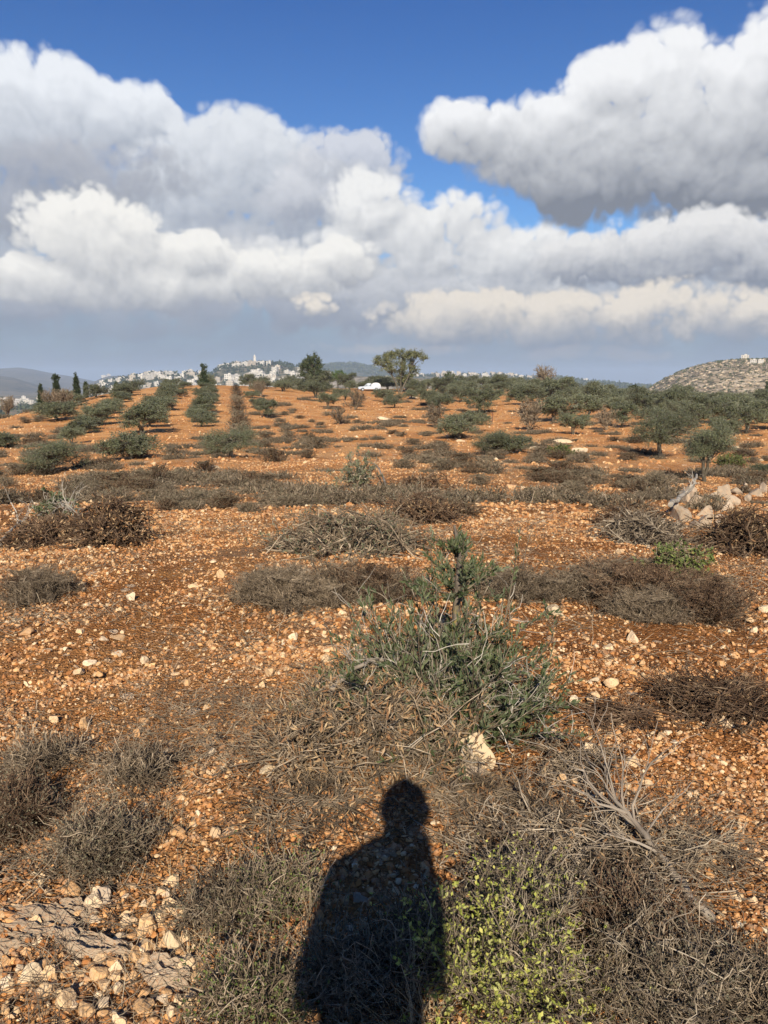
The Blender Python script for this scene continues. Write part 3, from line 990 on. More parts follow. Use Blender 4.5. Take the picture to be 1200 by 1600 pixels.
m_bleach = twig_material('bleached_wood', (0.24, 0.21, 0.165), (0.36, 0.32, 0.26), (0.47, 0.43, 0.36))
m_branch = twig_material('cut_branch_bark', (0.20, 0.16, 0.12), (0.28, 0.235, 0.18), (0.33, 0.28, 0.22))
m_dryleaf = leaf_material('withered_leaves', (0.17, 0.085, 0.035), (0.28, 0.15, 0.065), (0.36, 0.25, 0.13), (0.42, 0.31, 0.17), 0.15)
m_yleaf = leaf_material('yellow_green_leaves', (0.22, 0.26, 0.045), (0.38, 0.40, 0.08), (0.42, 0.42, 0.15), (0.56, 0.52, 0.14), 0.3)
m_grass = twig_material('straw_stalks', (0.30, 0.23, 0.13), (0.44, 0.35, 0.22), (0.52, 0.43, 0.29))
m_scrubleaf = leaf_material('scrub_leaflets', (0.085, 0.078, 0.045), (0.14, 0.125, 0.075), (0.17, 0.15, 0.095), (0.20, 0.175, 0.11), 0.1)
m_bushleaf = leaf_material('mastic_leaves', (0.07, 0.10, 0.025), (0.13, 0.165, 0.04), (0.15, 0.17, 0.07), (0.20, 0.22, 0.06), 0.2)


# ------------------------------------------------------------------ trees
def crown_leaves(r, clumps, n_cl, per, L, W, upb=0.35, spray=0.30, hang=0.0, lump=0.28):
    """leaf sprays spread through ellipsoid clumps; returns leaves and the spray centres"""
    wts = np.array([c[3] * c[4] + c[4] * c[5] + c[3] * c[5] for c in clumps]); wts = wts / wts.sum()
    ci = r.choice(len(clumps), n_cl, p=wts)
    cc = np.array([c[:3] for c in clumps])[ci]; cr = np.array([c[3:6] for c in clumps])[ci]
    D = rand_dirs(r, n_cl); D[:, 2] = np.where(D[:, 2] < -0.55, -D[:, 2], D[:, 2]); D = unit(D)
    lum = 1 + lump * (fbm(D[:, 0] * 2.1 + ci * 3.1, D[:, 1] * 2.1 + D[:, 2] * 1.7, 2, 5) * 2)
    rad = r.uniform(0.35, 1.0, n_cl) ** 0.45 * lum
    C = cc + D * cr * rad[:, None]
    ax = unit(D * np.array([1, 1, 0.6]) + np.array([0, 0, upb - hang]) + r.normal(size=(n_cl, 3)) * 0.35)
    idx = np.repeat(np.arange(n_cl), per)
    t = r.uniform(-0.6, 0.6, len(idx))[:, None]
    base = C[idx] + ax[idx] * t * spray + r.normal(size=(len(idx), 3)) * spray * 0.22
    d = unit(ax[idx] * 0.8 + r.normal(size=(len(idx), 3)) * 0.75 - np.array([0, 0, hang * 0.7]))
    U = unit(D[idx] + r.normal(size=(len(idx), 3)) * 0.7 + np.array([0, 0, 0.6]))
    V, Q = leaf_quads(base, d, U, r.uniform(0.7, 1.3, len(idx)) * L, r.uniform(0.7, 1.3, len(idx)) * W, 0.15)
    return V, Q, C


def limbs(r, trunks, r0, C, n_br=60, sides=5, thin=0.008):
    """trunk paths, and boughs reaching from them to the leaf sprays"""
    g = Geo()
    P = np.asarray(trunks, float)
    g.add(*tubes(P, taper(P, r0, r0 * 0.45, r, 0.15), 7))
    pick = r.choice(len(C), min(n_br, len(C)), replace=False)
    tips = C[pick]
    N, K, _ = P.shape
    seg = r.uniform(0.55, 1.0, len(pick)) * (K - 1); k = np.minimum(seg.astype(int), K - 2); f = (seg - k)[:, None]
    near = np.argmin(((tips[:, None, :2] - P[None, :, -1, :2]) ** 2).sum(-1), 1)
    S0 = P[near, k] * (1 - f) + P[near, k + 1] * f
    t = np.linspace(0, 1, 6)[None, :, None]
    B = S0[:, None] * (1 - t) + tips[:, None] * t
    B[:, 1:-1] += r.normal(size=(len(pick), 4, 3)) * np.linalg.norm(tips - S0, axis=1)[:, None, None] * 0.07
    B[:, 1:-1, 2] += (np.sin(t * np.pi)[:, 1:-1, 0]) * 0.10
    g.add(*tubes(B, taper(B, r0 * 0.35, thin, r), 4))
    return g


def olive_mesh(seed, n_cl=290, per=26, w=1.5, h=2.2, trunk=0.45, L=0.15, W=0.042, lobes=7, mat=None, squat=False):
    r = np.random.default_rng(seed)
    cl = []
    zc = trunk + (h - trunk) * 0.5
    cl.append((0, 0, zc, w * 0.62, w * 0.62, (h - trunk) * 0.42))
    for k in range(lobes):
        a = k * 6.283 / lobes + r.uniform(-0.5, 0.5); q = r.uniform(0.45, 0.68) * w
        s = r.uniform(0.30, 0.46) * w
        cl.append((q * math.cos(a), q * math.sin(a), zc + r.uniform(-0.30, 0.34) * (h - trunk), s, s, s * r.uniform(0.65, 0.95)))
    V, Q, C = crown_leaves(r, cl, n_cl, per, L, W)
    V[:, 2] = np.maximum(V[:, 2], 0.06)
    nt_ = int(r.integers(1, 4))
    tr = []
    for k in range(nt_):
        a = r.uniform(0, 6.28); b = np.zeros((6, 3)); t = np.linspace(0, 1, 6)
        lean = r.uniform(0.15, 0.5) * w * 0.6
        b[:, 0] = np.cos(a) * (lean * t ** 1.4 + 0.05) + r.normal(size=6) * 0.03; b[:, 1] = np.sin(a) * (lean * t ** 1.4 + 0.05) + r.normal(size=6) * 0.03
        b[:, 2] = -0.08 + t * (zc + 0.1)
        tr.append(b)
    g = limbs(r, tr, 0.085 if nt_ > 1 else 0.12, C, 50)
    return g.mesh('trunk', [m_bark], True), new_mesh('crown', V, Q, None, [mat or m_olive])


OLIVES = [olive_mesh(100 + k, w=1.45 + 0.12 * (k % 3), h=2.0 + 0.22 * (k % 4), trunk=(0.2, 0.38, 0.08, 0.28)[k % 4], lobes=6 + k % 3) for k in range(7)]
OLIVES += [olive_mesh(120 + k, w=1.6, h=1.7, trunk=0.05, lobes=8, n_cl=250) for k in range(2)]       # bushy to the ground: 7, 8
OLIVES_FINE = [olive_mesh(140, 420, 34, 1.2, 2.15, 0.75, 0.085, 0.02, 8), olive_mesh(141, 420, 34, 1.5, 1.7, 0.15, 0.085, 0.02, 9), olive_mesh(142, 420, 34, 1.5, 2.1, 0.35, 0.085, 0.02, 8)]
FIRST = {}
CROWN_W = {}


def crown_width(me):
    if me.name not in CROWN_W:
        co = np.empty(len(me.vertices) * 3, np.float32); me.vertices.foreach_get('co', co)
        x = co.reshape(-1, 3)
        CROWN_W[me.name] = float(np.mean(np.percentile(x[:, :2], 97.5, axis=0) - np.percentile(x[:, :2], 2.5, axis=0)))
    return CROWN_W[me.name]



def tree_of(name, cat, key, meshes, loc, label, scale, rz, group, parts=('trunk', 'crown')):
    if key in FIRST:
        return copy_thing(FIRST[key], label, loc, rz, scale, group)
    t = thing(name, label, cat, loc, rz, group, scale)
    for pn, me in zip(parts, meshes):
        if me is not None: put(pn, me, t)
    FIRST[key] = t
    return t


def olive_at(p, width, label, variant=None, group='olive trees of the grove', hs=0.74):
    v = int(rng.integers(0, 7)) if variant is None else variant
    fine = isinstance(v, str)
    me = OLIVES_FINE[int(v[1:])] if fine else OLIVES[v]
    s = width / crown_width(me[1])
    return tree_of('olive_tree', 'tree', ('olive', v), me, (p.x, p.y, p.z), label, (s, s, s * hs), rng.uniform(0, 6.28), group)


def olive(px, py, wpx, label, variant=None, group='olive trees of the grove', hs=0.74):
    p = at(px, py)
    return olive_at(p, wpx * px_m(p), label, variant, group, hs)


# singled-out olives of the near half
olive(1100, 752, 74, 'slim olive sapling with a visible straight trunk beside the rubble wall', 'f0', hs=1.0)
olive(1030, 716, 92, 'broad olive left of the slim olive sapling', 'f2', hs=0.82)
olive(80, 740, 88, 'dense rounded olive bush at the left edge of the field in front of the orchard', 'f1')
olive(202, 718, 78, 'low spreading green olive bush between the orchard rows and the grey scrub', 8, hs=0.8)
olive(362, 715, 76, 'bushy olive standing in front of the brown scrub row of the orchard', 'f1')
olive(8, 700, 40, 'olive bush cut by the left edge of the picture', 7)
olive(112, 694, 36, 'thin young olive just behind the dense rounded bush', 1)
olive(715, 686, 62, 'front olive of the overlapping pair in the centre of the field, on a forked trunk', 2)
olive(735, 674, 52, 'rear olive of the overlapping pair in the centre of the field', 5)
olive(768, 710, 62, 'bushy olive with branches to the ground right of the overlapping pair', 'f1')
olive(800, 708, 58, 'paler bushy olive touching the bushy olive right of the overlapping pair', 8)
olive(866, 659, 62, 'wide olive on twin trunks above the open soil at right', 4)
olive(896, 679, 44, 'small leaning olive on the open soil at right', 1)
olive(917, 652, 44, 'dense round olive behind the small leaning olive', 6)
olive(971, 668, 40, 'round olive next to the leafless grey sapling', 3)
olive(960, 645, 40, 'olive half hidden behind the round olive by the leafless sapling', 0)
olive(1022, 666, 52, 'dark olive left of the clump behind the broad olive', 5)
olive(1040, 680, 44, 'olive directly behind the broad olive', 2)
olive(1085, 668, 46, 'olive behind the slim olive sapling', 6)
olive(1130, 684, 50, 'dark olive right of the slim olive sapling', 4)
olive(1110, 662, 44, 'olive in the dense clump above the slim sapling', 3)
olive(1158, 664, 56, 'large olive at the right border of the open soil', 6)
olive(1195, 655, 50, 'olive cut by the right edge of the picture', 5)
olive(1195, 740, 40, 'dark green bush at the right edge beside the orange soil strip', 7, hs=0.5)
olive(688, 641, 40, 'neat round olive on a short trunk in the centre right of the field', 0)
olive(747, 648, 44, 'olive with a dark shadow under it right of the neat round olive', 3)
olive(766, 634, 34, 'olive just behind the olive with the dark shadow', 1)
olive(673, 630, 32, 'olive behind the neat round olive', 5)
olive(817, 633, 40, 'dark umbrella shaped olive left of the twin-trunk olive', 6)
olive(615, 637, 32, 'low olive on bare soil below the big gum tree', 2)
olive(602, 628, 32, 'olive in front of the parked pickup', 4)
olive(513, 637, 32, 'small olive standing alone on bare soil below the bright pine', 1)
olive(493, 622, 46, 'pair of merged olives below the tall dark tree', 5)
olive(538, 625, 30, 'olive between the small lone olive and the pickup', 0)
olive(416, 653, 30, 'small upright olive at the foot of the central slope', 3)
olive(404, 640, 24, 'little olive above the small upright olive', 1)
olive(92, 657, 64, 'large dark olive under the cypresses at the left', 6, hs=0.42)
olive(121, 634, 24, 'small olive on one trunk under the tallest lone cypress', 1)
olive(150, 622, 34, 'olive at the head of the leftmost orchard row', 4)
olive(205, 618, 36, 'brownish olive on the crest between two orchard rows', 2)

# orchard rows
def row(a, b, n, wm, name, grp):
    p, q = at(*a), at(*b)
    wm = wm * px_m(p)
    ends = ('nearest tree of', 'second tree of', 'third tree of', 'fourth tree of', 'fifth tree of', 'sixth tree of', 'seventh tree of', 'eighth tree of', 'ninth tree of', 'tenth tree of', 'eleventh tree of', 'twelfth tree of', 'last tree of')
    for k in range(n):
        t = k / (n - 1)
        v = p.lerp(q, t)
        x, y = v.x + rng.normal() * 0.25, v.y + rng.normal() * 0.3
        olive_at(Vector((x, y, float(ground_z(x, y)))), wm * rng.uniform(0.85, 1.15), f'{ends[k]} {name}', group=grp, hs=0.58)


row((128, 678), (200, 612), 13, 48, 'the leftmost orchard row, counted uphill', 'olives of the orchard rows')
row((232, 677), (268, 606), 13, 54, 'the second orchard row from the left, counted uphill', 'olives of the orchard rows')
row((316, 667), (326, 606), 13, 44, 'the orchard row ending at the crest cypress, counted uphill', 'olives of the orchard rows')
row((277, 619), (290, 604), 3, 20, 'the short row between the two longest orchard rows', 'olives of the orchard rows')
row((395, 622), (402, 602), 3, 24, 'the last short row before the central slope', 'olives of the orchard rows')

# crest and the dense grove at right
taken = [o.location.copy() for o in bpy.data.objects if o.get('category') == 'tree']


def free(p, d):
    return all((p.x - q.x) ** 2 + (p.y - q.y) ** 2 > d * d for q in taken)


def fill(n, az0, az1, d0f, d1f, wm, sep, label, tries=4000, grp='olive trees of the grove'):
    c = 0
    for _ in range(tries):
        if c >= n: break
        az = rng.uniform(az0, az1); dc = float(crest(az))
        d = rng.uniform(d0f * dc, d1f * dc)
        if -4.3 < az < 0.4 and 120 < d < 176: continue
        x, y = d * math.sin(R(az)), d * math.cos(R(az))
        p = Vector((x, y, float(ground_z(x, y))))
        if not free(p, sep): continue
        taken.append(p); c += 1
        olive_at(p, rng.uniform(*wm), label, group=grp)


fill(58, 18, 28.5, 0.52, 1.04, (3.0, 4.4), 3.6, 'grey-green olive in the dense grove below the rocky hill')
fill(44, 9.5, 18, 0.60, 1.04, (3.0, 4.4), 4.0, 'grey-green olive in the grove between the bare tree and the rocky hill')
fill(22, 1.5, 9.5, 0.80, 1.04, (3.2, 4.8), 5.0, 'rounded olive on the crest right of the big gum tree')
fill(20, -10.0, 0.5, 0.86, 1.03, (2.8, 4.2), 5.0, 'olive on the crest between the orchard and the big gum tree')
fill(6, -24.0, -11, 0.97, 1.03, (2.2, 3.0), 7.0, 'small olive along the crest of the orchard')
fill(10, 1.5, 9.5, 0.55, 0.80, (2.6, 3.6), 6.0, 'olive spaced out on the stony slope right of centre')
fill(12, 20, 28, 0.36, 0.50, (3.0, 3.8), 6.0, 'olive at the near edge of the dense right-hand grove')


# taller trees along the crest
def clump_tree(name, cat, label, px, py_base, py_top, clumps, n_cl, per, L, W, mat, trunks, r0, hang=0.0, spray=0.4, group=None, upb=0.35, n_br=60, extra=None, key=None, sc=None):
    """clumps in fractions of the tree's height"""
    r = np.random.default_rng(int(px * 3 + py_base))
    p = at(px, py_base)
    H = (py_base - py_top) * px_m(p)
    cl = [tuple(k * H for k in c) for c in clumps]
    V, Q, C = crown_leaves(r, cl, n_cl, per, L, W, upb, spray, hang)
    tr = np.array(trunks, float) * H
    K = 6; t = np.linspace(0, 1, K)
    P = np.array([[np.array(a) * (1 - u) + np.array(b) * u + np.array([0, 0, 0]) for u in t] for a, b in tr])
    P[:, 1:-1] += r.normal(size=(len(P), K - 2, 3)) * H * 0.012
    g = limbs(r, P, r0, C, n_br)
    o = thing(name, label, cat, p, 0.0, group)
    put('trunk', g.mesh('trunk', [m_bark], True), o); put('crown', new_mesh('crown', V, Q, None, [mat]), o)
    return o


clump_tree('gum_tree', 'tree', 'big open-crowned gum tree with drooping clumps standing on the crest', 624, 613, 546,
           [(-0.42, 0.05, 0.70, 0.16, 0.15, 0.14), (-0.27, -0.1, 0.60, 0.15, 0.15, 0.20), (-0.22, 0.1, 0.84, 0.13, 0.13, 0.10), (0.02, 0.0, 0.86, 0.17, 0.16, 0.13), (-0.02, -0.12, 0.52, 0.17, 0.15, 0.22), (0.18, 0.05, 0.62, 0.17, 0.15, 0.22),
            (0.30, -0.1, 0.84, 0.14, 0.13, 0.10), (0.47, 0.05, 0.83, 0.14, 0.13, 0.08), (0.58, 0.0, 0.76, 0.08, 0.08, 0.07), (0.33, 0.1, 0.42, 0.12, 0.12, 0.20), (0.10, 0.1, 0.33, 0.13, 0.12, 0.16), (-0.52, 0.0, 0.66, 0.08, 0.08, 0.08)],
           420, 30, 0.36, 0.11, m_gum, [((0, 0, -0.02), (-0.25, 0.02, 0.62)), ((0.02, 0, -0.02), (0.05, 0, 0.7)), ((0.04, 0, -0.02), (0.34, 0.02, 0.7))], 0.22, hang=0.55, spray=0.7)
clump_tree('carob_tree', 'tree', 'tall dense dark green tree at the edge of the white town', 487, 612, 555,
           [(0, 0, 0.62, 0.27, 0.25, 0.28), (0.10, 0, 0.83, 0.17, 0.16, 0.15), (-0.16, 0.05, 0.60, 0.17, 0.16, 0.17), (0.17, -0.05, 0.55, 0.16, 0.15, 0.16), (-0.06, 0, 0.78, 0.18, 0.17, 0.14), (-0.22, 0, 0.42, 0.13, 0.12, 0.12), (0.2, 0, 0.36, 0.12, 0.12, 0.12)],
           260, 26, 0.32, 0.12, m_dark, [((0, 0, -0.02), (0.02, 0, 0.6))], 0.25, spray=0.6)
clump_tree('pine_tree', 'tree', 'small bright green round pine right of the tall dark tree', 528, 605, 576,
           [(0, 0, 0.62, 0.42, 0.38, 0.34), (0.2, 0, 0.6, 0.28, 0.25, 0.25), (-0.2, 0, 0.55, 0.26, 0.25, 0.25)], 150, 24, 0.26, 0.08, m_pine, [((0, 0, -0.02), (0.0, 0, 0.5))], 0.14, spray=0.4)
clump_tree('evergreen_tree', 'tree', 'dark pointed evergreen among the olives right of the gum tree', 702, 606, 579,
           [(0, 0, 0.5, 0.42, 0.4, 0.36), (0.05, 0, 0.82, 0.2, 0.2, 0.18), (-0.28, 0, 0.42, 0.26, 0.25, 0.25), (0.3, 0, 0.42, 0.26, 0.25, 0.25)], 170, 24, 0.28, 0.10, m_dark, [((0, 0, -0.02), (0.0, 0, 0.5))], 0.18, spray=0.45)
clump_tree('evergreen_tree', 'tree', 'dark rounded evergreen on the crest in the right grove', 990, 622, 600,
           [(0, 0, 0.55, 0.5, 0.45, 0.36), (0.1, 0, 0.8, 0.25, 0.25, 0.2)], 120, 24, 0.28, 0.10, m_dark, [((0, 0, -0.02), (0.0, 0, 0.5))], 0.18, spray=0.45)
for px, b, t, w, lab in ((65, 634, 599, 7, 'short slim cypress at the far left'), (90, 634, 587, 11, 'thick double-topped cypress at the left'), (121, 630, 586, 9, 'tallest lone pointed cypress at the left'), (135, 622, 599, 4, 'thin small cypress right of the tallest lone one'),
                         (182, 612, 598, 5, 'tiny cypress just before the white town at left'), (319, 607, 570, 12, 'cypress with a forked tip on the crest at the end of an orchard row'), (1196, 632, 597, 7, 'slim cypress in front of the rocky hill at the right edge')):
    w_ = w / (b - t) / 2 * 0.78
    cl = [(0, 0, 0.14 + 0.11 * k, w_ * (0.95, 1.12, 1.12, 1.02, 0.88, 0.68, 0.44, 0.18)[k], w_ * (0.95, 1.12, 1.12, 1.02, 0.88, 0.68, 0.44, 0.18)[k], 0.10) for k in range(8)]
    if px in (90, 319): cl += [(w_ * 0.6, 0, 0.86, w_ * 0.35, w_ * 0.35, 0.09), (-w_ * 0.6, 0, 0.88, w_ * 0.35, w_ * 0.35, 0.09)]
    if px == 319: cl += [(-w_ * 0.5, 0, 0.22, w_ * 1.5, w_ * 1.5, 0.16), (w_, 0, 0.15, w_ * 1.4, w_ * 1.4, 0.13)]
    clump_tree('cypress_tree', 'tree', lab, px, b, t, cl, 190, 20, 0.30, 0.09, m_cyp, [((0, 0, -0.02), (0, 0, 0.8))], 0.12, spray=0.3, upb=1.6, n_br=10, group='cypresses')

# ------------------------------------------------------------------ leafless trees and bushes
def bare_mesh(seed, h, w, n1=9, n2=70, n3=420, n4=900, r0=0.05, fine=0.006, mat=None):
    r = np.random.default_rng(seed)
    A = stems(r, n1, w * 0.06, (0.9, 1.45), (h * 0.7, h * 0.95), 7, 0.12)
    B = grow(r, A, n2, (0.2, 1.0), (0.3, 0.8), (h * 0.25, h * 0.45), 5, 0.15, 0.25)
    C = grow(r, B, n3, (0.2, 1.0), (0.3, 0.9), (h * 0.12, h * 0.25), 4, 0.2, 0.2)
    g = Geo()
    g.add(*tubes(A, taper(A, r0, r0 * 0.3, r), 5)); g.add(*tubes(B, taper(B, r0 * 0.4, fine * 1.5, r), 4)); g.add(*tubes(C, taper(C, fine * 1.8, fine, r), 3))
    if n4:
        D = grow(r, C, n4, (0.2, 1.0), (0.3, 1.0), (h * 0.06, h * 0.13), 3, 0.2, 0.1)
        g.add(*tubes(D, taper(D, fine * 1.3, fine * 0.8, r), 3))
    return g.mesh('bare_branches', [mat or m_scrub])


BARE = [bare_mesh(300, 3.0, 3.0, 9, 70, 450, 1300, 0.07, 0.012), bare_mesh(301, 1.2, 1.3, 12, 90, 500, 1200, 0.02, 0.006)]
for px, py, hpx, v, lab, cat, nm in ((853, 612, 38, 0, 'tall leafless grey tree on the crest in the right half', 'tree', 'bare_tree'), (76, 645, 34, 0, 'leafless greyish bush between the two left cypresses', 'bush', 'bare_bush'), (104, 642, 32, 0, 'leafless brownish bush right of the thick cypress', 'bush', 'bare_bush'),
                            (12, 650, 30, 0, 'leafless brown bush at the left edge beyond the field', 'bush', 'bare_bush'), (948, 672, 28, 1, 'leafless grey sapling on the open soil at right', 'tree', 'bare_sapling'), (828, 672, 40, 1, 'leafless grey bush left of the wide twin-trunk olive', 'bush', 'bare_bush'),
                            (555, 641, 26, 1, 'small leafless grey bush in the middle of the field', 'bush', 'bare_bush'), (530, 663, 22, 1, 'pale leafless bush on the rubble bank', 'bush', 'bare_bush'), (680, 668, 30, 1, 'pale leafless bush left of the overlapping olive pair', 'bush', 'bare_bush'),
                            (408, 620, 24, 0, 'grey leafless bush on the crest before the central slope', 'bush', 'bare_bush')):
    p = at(px, py); s = hpx * px_m(p) / (3.0 if v == 0 else 1.2)
    put_ = put(nm, BARE[v], None, p, rng.uniform(0, 6.28), s)
    tag(put_, lab, cat, 'leafless shrubs')

# ------------------------------------------------------------------ dwarf thorny scrub
def scrub_mesh(seed, n1=150, n2=1300, n3=2600, w=0.55, h=0.34, fine=0.0016, leaves=900, mat=None, lmat=None, bl=(0.05, 0.13), lf=1.0):
    r = np.random.default_rng(seed)
    A = stems(r, n1, 0.12, (0.15, 1.45), (h * 1.0, w * 1.05), 6, 0.16)
    s = np.linalg.norm(A[:, -1, :2], axis=1)
    B = grow(r, A, n2, (0.35, 1.0), (0.3, 1.0), bl, 4, 0.35, 0.25)
    C = grow(r, B, n3, (0.1, 1.0), (0.5, 1.2), (0.025, 0.065), 3, 0.3, 0.15)
    lim = h * (1.05 + 0.3 * fbm(np.arange(1) * 1.0, np.arange(1) * 1.0, 1, seed)[0])
    for X in (A, B, C): X[..., 2] = np.minimum(X[..., 2], lim * (1.0 + 0.15 * np.sin(X[..., 0] * 9 + seed))) ; X[..., 2] = np.maximum(X[..., 2], -0.02)
    g = Geo()
    g.add(*tubes(A, taper(A, 0.0042, fine * 1.3, r), 3)); g.add(*tubes(B, taper(B, fine * 1.5, fine, r), 3)); g.add(*tubes(C, taper(C, fine * 1.15, fine * 0.7, r), 3))
    V, Q = leaves_on(r, C, leaves, (0.010 * lf, 0.018 * lf), (0.004 * lf, 0.007 * lf), (0.2, 1.0), (0.4, 1.2))
    g.add(V, Q, m=1)
    return g.mesh('scrub', [mat or m_scrub, lmat or m_scrubleaf])


SCRUB = [scrub_mesh(400 + k) for k in range(3)]
SCRUB_BROWN = [scrub_mesh(410 + k, mat=m_brown, lmat=m_dryleaf) for k in range(2)]
SCRUB_MID = [scrub_mesh(420 + k, 130, 600, 900, 0.55, 0.36, 0.0030, 3600, bl=(0.04, 0.09), lf=1.5) for k in range(3)]
SCRUB_MIDB = [scrub_mesh(430 + k, 130, 600, 900, 0.55, 0.36, 0.0030, 3000, m_brown, bl=(0.04, 0.09), lf=1.5) for k in range(2)]
for k, me in enumerate(SCRUB_MID): me.materials[1] = m_scrubleaf


def scrub_at(p, w, label, group, me, hs=1.0, cat='shrub', name='dwarf_shrub'):
    s = w / 1.1
    o = put(name, me, None, p, rng.uniform(0, 6.28)); o.scale = (s * rng.uniform(0.9, 1.15), s * rng.uniform(0.9, 1.15), s * hs)
    return tag(o, label, cat, group)


def band(cx, cy, rx, ry, n, wpx, label, brown=0.0, hs=1.0, fine=False):
    n = max(3, int(n * (1.0 if fine else 0.8)))
    for k in range(n):
        while True:
            a, b = rng.uniform(-1, 1, 2)
            if a * a + b * b < 1: break
        p = at(cx + a * rx, cy + b * ry * (1.0 if fine else 1.6))
        pool = (SCRUB_BROWN if fine else SCRUB_MIDB) if rng.uniform() < brown else (SCRUB if fine else SCRUB_MID)
        scrub_at(p, wpx * px_m(p) * rng.uniform(0.7, 1.25), label, 'dwarf thorny shrubs', pool[int(rng.integers(len(pool)))], hs)


# near patches: every cushion in them
band(490, 935, 135, 18, 11, 135, 'grey thorny cushion in the wide patch left of the stump', 0.1, 1.1, True)
band(600, 920, 60, 8, 3, 90, 'grey cushion at the thin right end of the wide patch', 0.0, 0.7, True)
band(870, 930, 90, 14, 8, 125, 'grey-green cushion at the stump end of the long strip', 0.1, 1.0, True)
band(1060, 955, 115, 20, 12, 130, 'grey-brown cushion at the far end of the long strip', 0.25, 1.05, True)
band(1000, 890, 90, 8, 5, 70, 'small faded cushion behind the long scrub strip', 0.0, 0.5, True)
band(35, 928, 75, 14, 5, 110, 'dark thorny cushion in the near patch at the left edge', 0.2, 1.0, True)
# middle bands
band(190, 790, 210, 7, 11, 70, 'grey cushion in the nearest scrub band left of centre', 0.2, 0.9)
band(110, 765, 190, 9, 14, 62, 'grey cushion in the broad band behind the left brush pile', 0.3, 0.9)
band(380, 795, 110, 7, 8, 66, 'grey cushion in the scrub band left of the central brush heap', 0.1, 0.8)
band(320, 748, 110, 9, 12, 56, 'brown cushion in the dark scrub band below the orchard', 0.6, 0.95)
band(70, 735, 110, 9, 9, 50, 'grey-brown cushion around the dense olive bush at left', 0.5, 0.9)
band(270, 712, 90, 7, 9, 40, 'cushion in the scrub at the foot of the orchard rows', 0.4, 0.8)
band(450, 705, 50, 15, 10, 46, 'brown cushion in the tangle between orchard and central heap', 0.6, 1.0)
band(820, 750, 110, 8, 12, 58, 'brown-grey cushion in the band behind the round orange boulder', 0.4, 0.9)
band(930, 765, 125, 8, 13, 60, 'grey-brown cushion in the band before the slim olive sapling', 0.4, 0.9)
band(690, 730, 70, 8, 8, 50, 'cushion in the scrub band right of the central heap', 0.4, 0.9)
band(1170, 760, 40, 8, 5, 50, 'brown cushion by the rubble wall', 0.6, 0.9)
band(690, 800, 40, 8, 4, 66, 'dark cushion right of the central brush heap', 0.5, 0.8)
band(640, 700, 60, 4, 6, 34, 'flat cushion on the open slope in the centre', 0.3, 0.7)
band(700, 712, 90, 4, 8, 36, 'flat cushion below the overlapping olive pair', 0.3, 0.7)
band(590, 668, 70, 5, 9, 26, 'low cushion on the rubble bank in the centre', 0.4, 0.7)
band(620, 683, 60, 3, 6, 28, 'low cushion below the rubble bank in the centre', 0.4, 0.7)
band(880, 715, 110, 6, 12, 40, 'grey cushion between the pale outcrops and the soil strip', 0.3, 0.8)
band(1010, 690, 60, 5, 6, 34, 'cushion around the broad olive', 0.3, 0.8)
band(1150, 720, 60, 5, 7, 40, 'grey cushion along the orange strip at the right edge', 0.3, 0.8)
band(480, 655, 50, 7, 9, 24, 'dark cushion on the central slope below the crest', 0.4, 0.7)
band(440, 680, 30, 8, 6, 28, 'cushion at the foot of the central slope', 0.4, 0.9)
band(70, 690, 45, 5, 5, 28, 'brown cushion on the slope left of the orchard', 0.6, 0.9)
band(30, 660, 40, 4, 5, 26, 'dark low cushion on the terrace edge at far left', 0.3, 0.7)
band(850, 640, 90, 4, 8, 20, 'low cushion on the stony rise at right', 0.3, 0.7)
band(950, 690, 120, 3, 6, 26, 'low cushion on the open soil at right', 0.3, 0.6)
# low scrub nobody could count, spread in streaks over the middle of the field
def ground_scrub():
    r = np.random.default_rng(444)
    protos = []
    for k in range(5):
        A = stems(r, 260, 0.30, (0.1, 1.4), (0.16, 0.34), 3, 0.25)
        V, Q = tubes(A, taper(A, 0.007, 0.0035, r), 3)
        B = grow(r, A, 420, (0.3, 1.0), (0.4, 1.1), (0.05, 0.12), 2, 0.2)
        V2, Q2 = tubes(B, taper(B, 0.005, 0.003, r), 3)
        W, P = leaves_on(r, A, 520, (0.03, 0.06), (0.014, 0.026), (0.3, 1.0), (0.4, 1.2))
        protos.append((np.concatenate([V, V2]), np.concatenate([Q, Q2 + len(V)]), W, P))
    g = Geo(); made = 0
    for _ in range(60000):
        if made >= 500: break
        d = 13 * (125 / 13) ** r.uniform(0, 1); az = r.uniform(-28, 28)
        x, y = d * math.sin(R(az)), d * math.cos(R(az))
        if -21 < az < -9.5 and d > 56: continue
        m = float(fbm(np.array(x / 6.0), np.array(y / 2.6), 3, 57)) + 0.3 * float(fbm(np.array(x / 1.4), np.array(y / 1.4), 2, 58))
        if m < 0.22 or (d < 42 and r.uniform() < 0.72): continue
        v = protos[made % 5]; s = r.uniform(0.6, 1.4) * (0.9 + d / 90); c, n_ = math.cos(made * 2.4), math.sin(made * 2.4)
        z = float(ground_z(x, y))
        M = np.array([[c, -n_, 0], [n_, c, 0], [0, 0, 1.0]])
        hs = r.uniform(0.4, 0.85)
        g.add((v[0] * [s, s, s * hs]) @ M.T + [x, y, z], v[1], m=0); g.add((v[2] * [s, s, s * hs]) @ M.T + [x, y, z], v[3], m=1); made += 1
    tag(put('low_scrub', g.mesh('low_scrub', [m_scrub, m_scrubleaf])), 'low grey-brown thorny scrub in streaks over the middle of the field', 'scrub', kind='stuff')


ground_scrub()
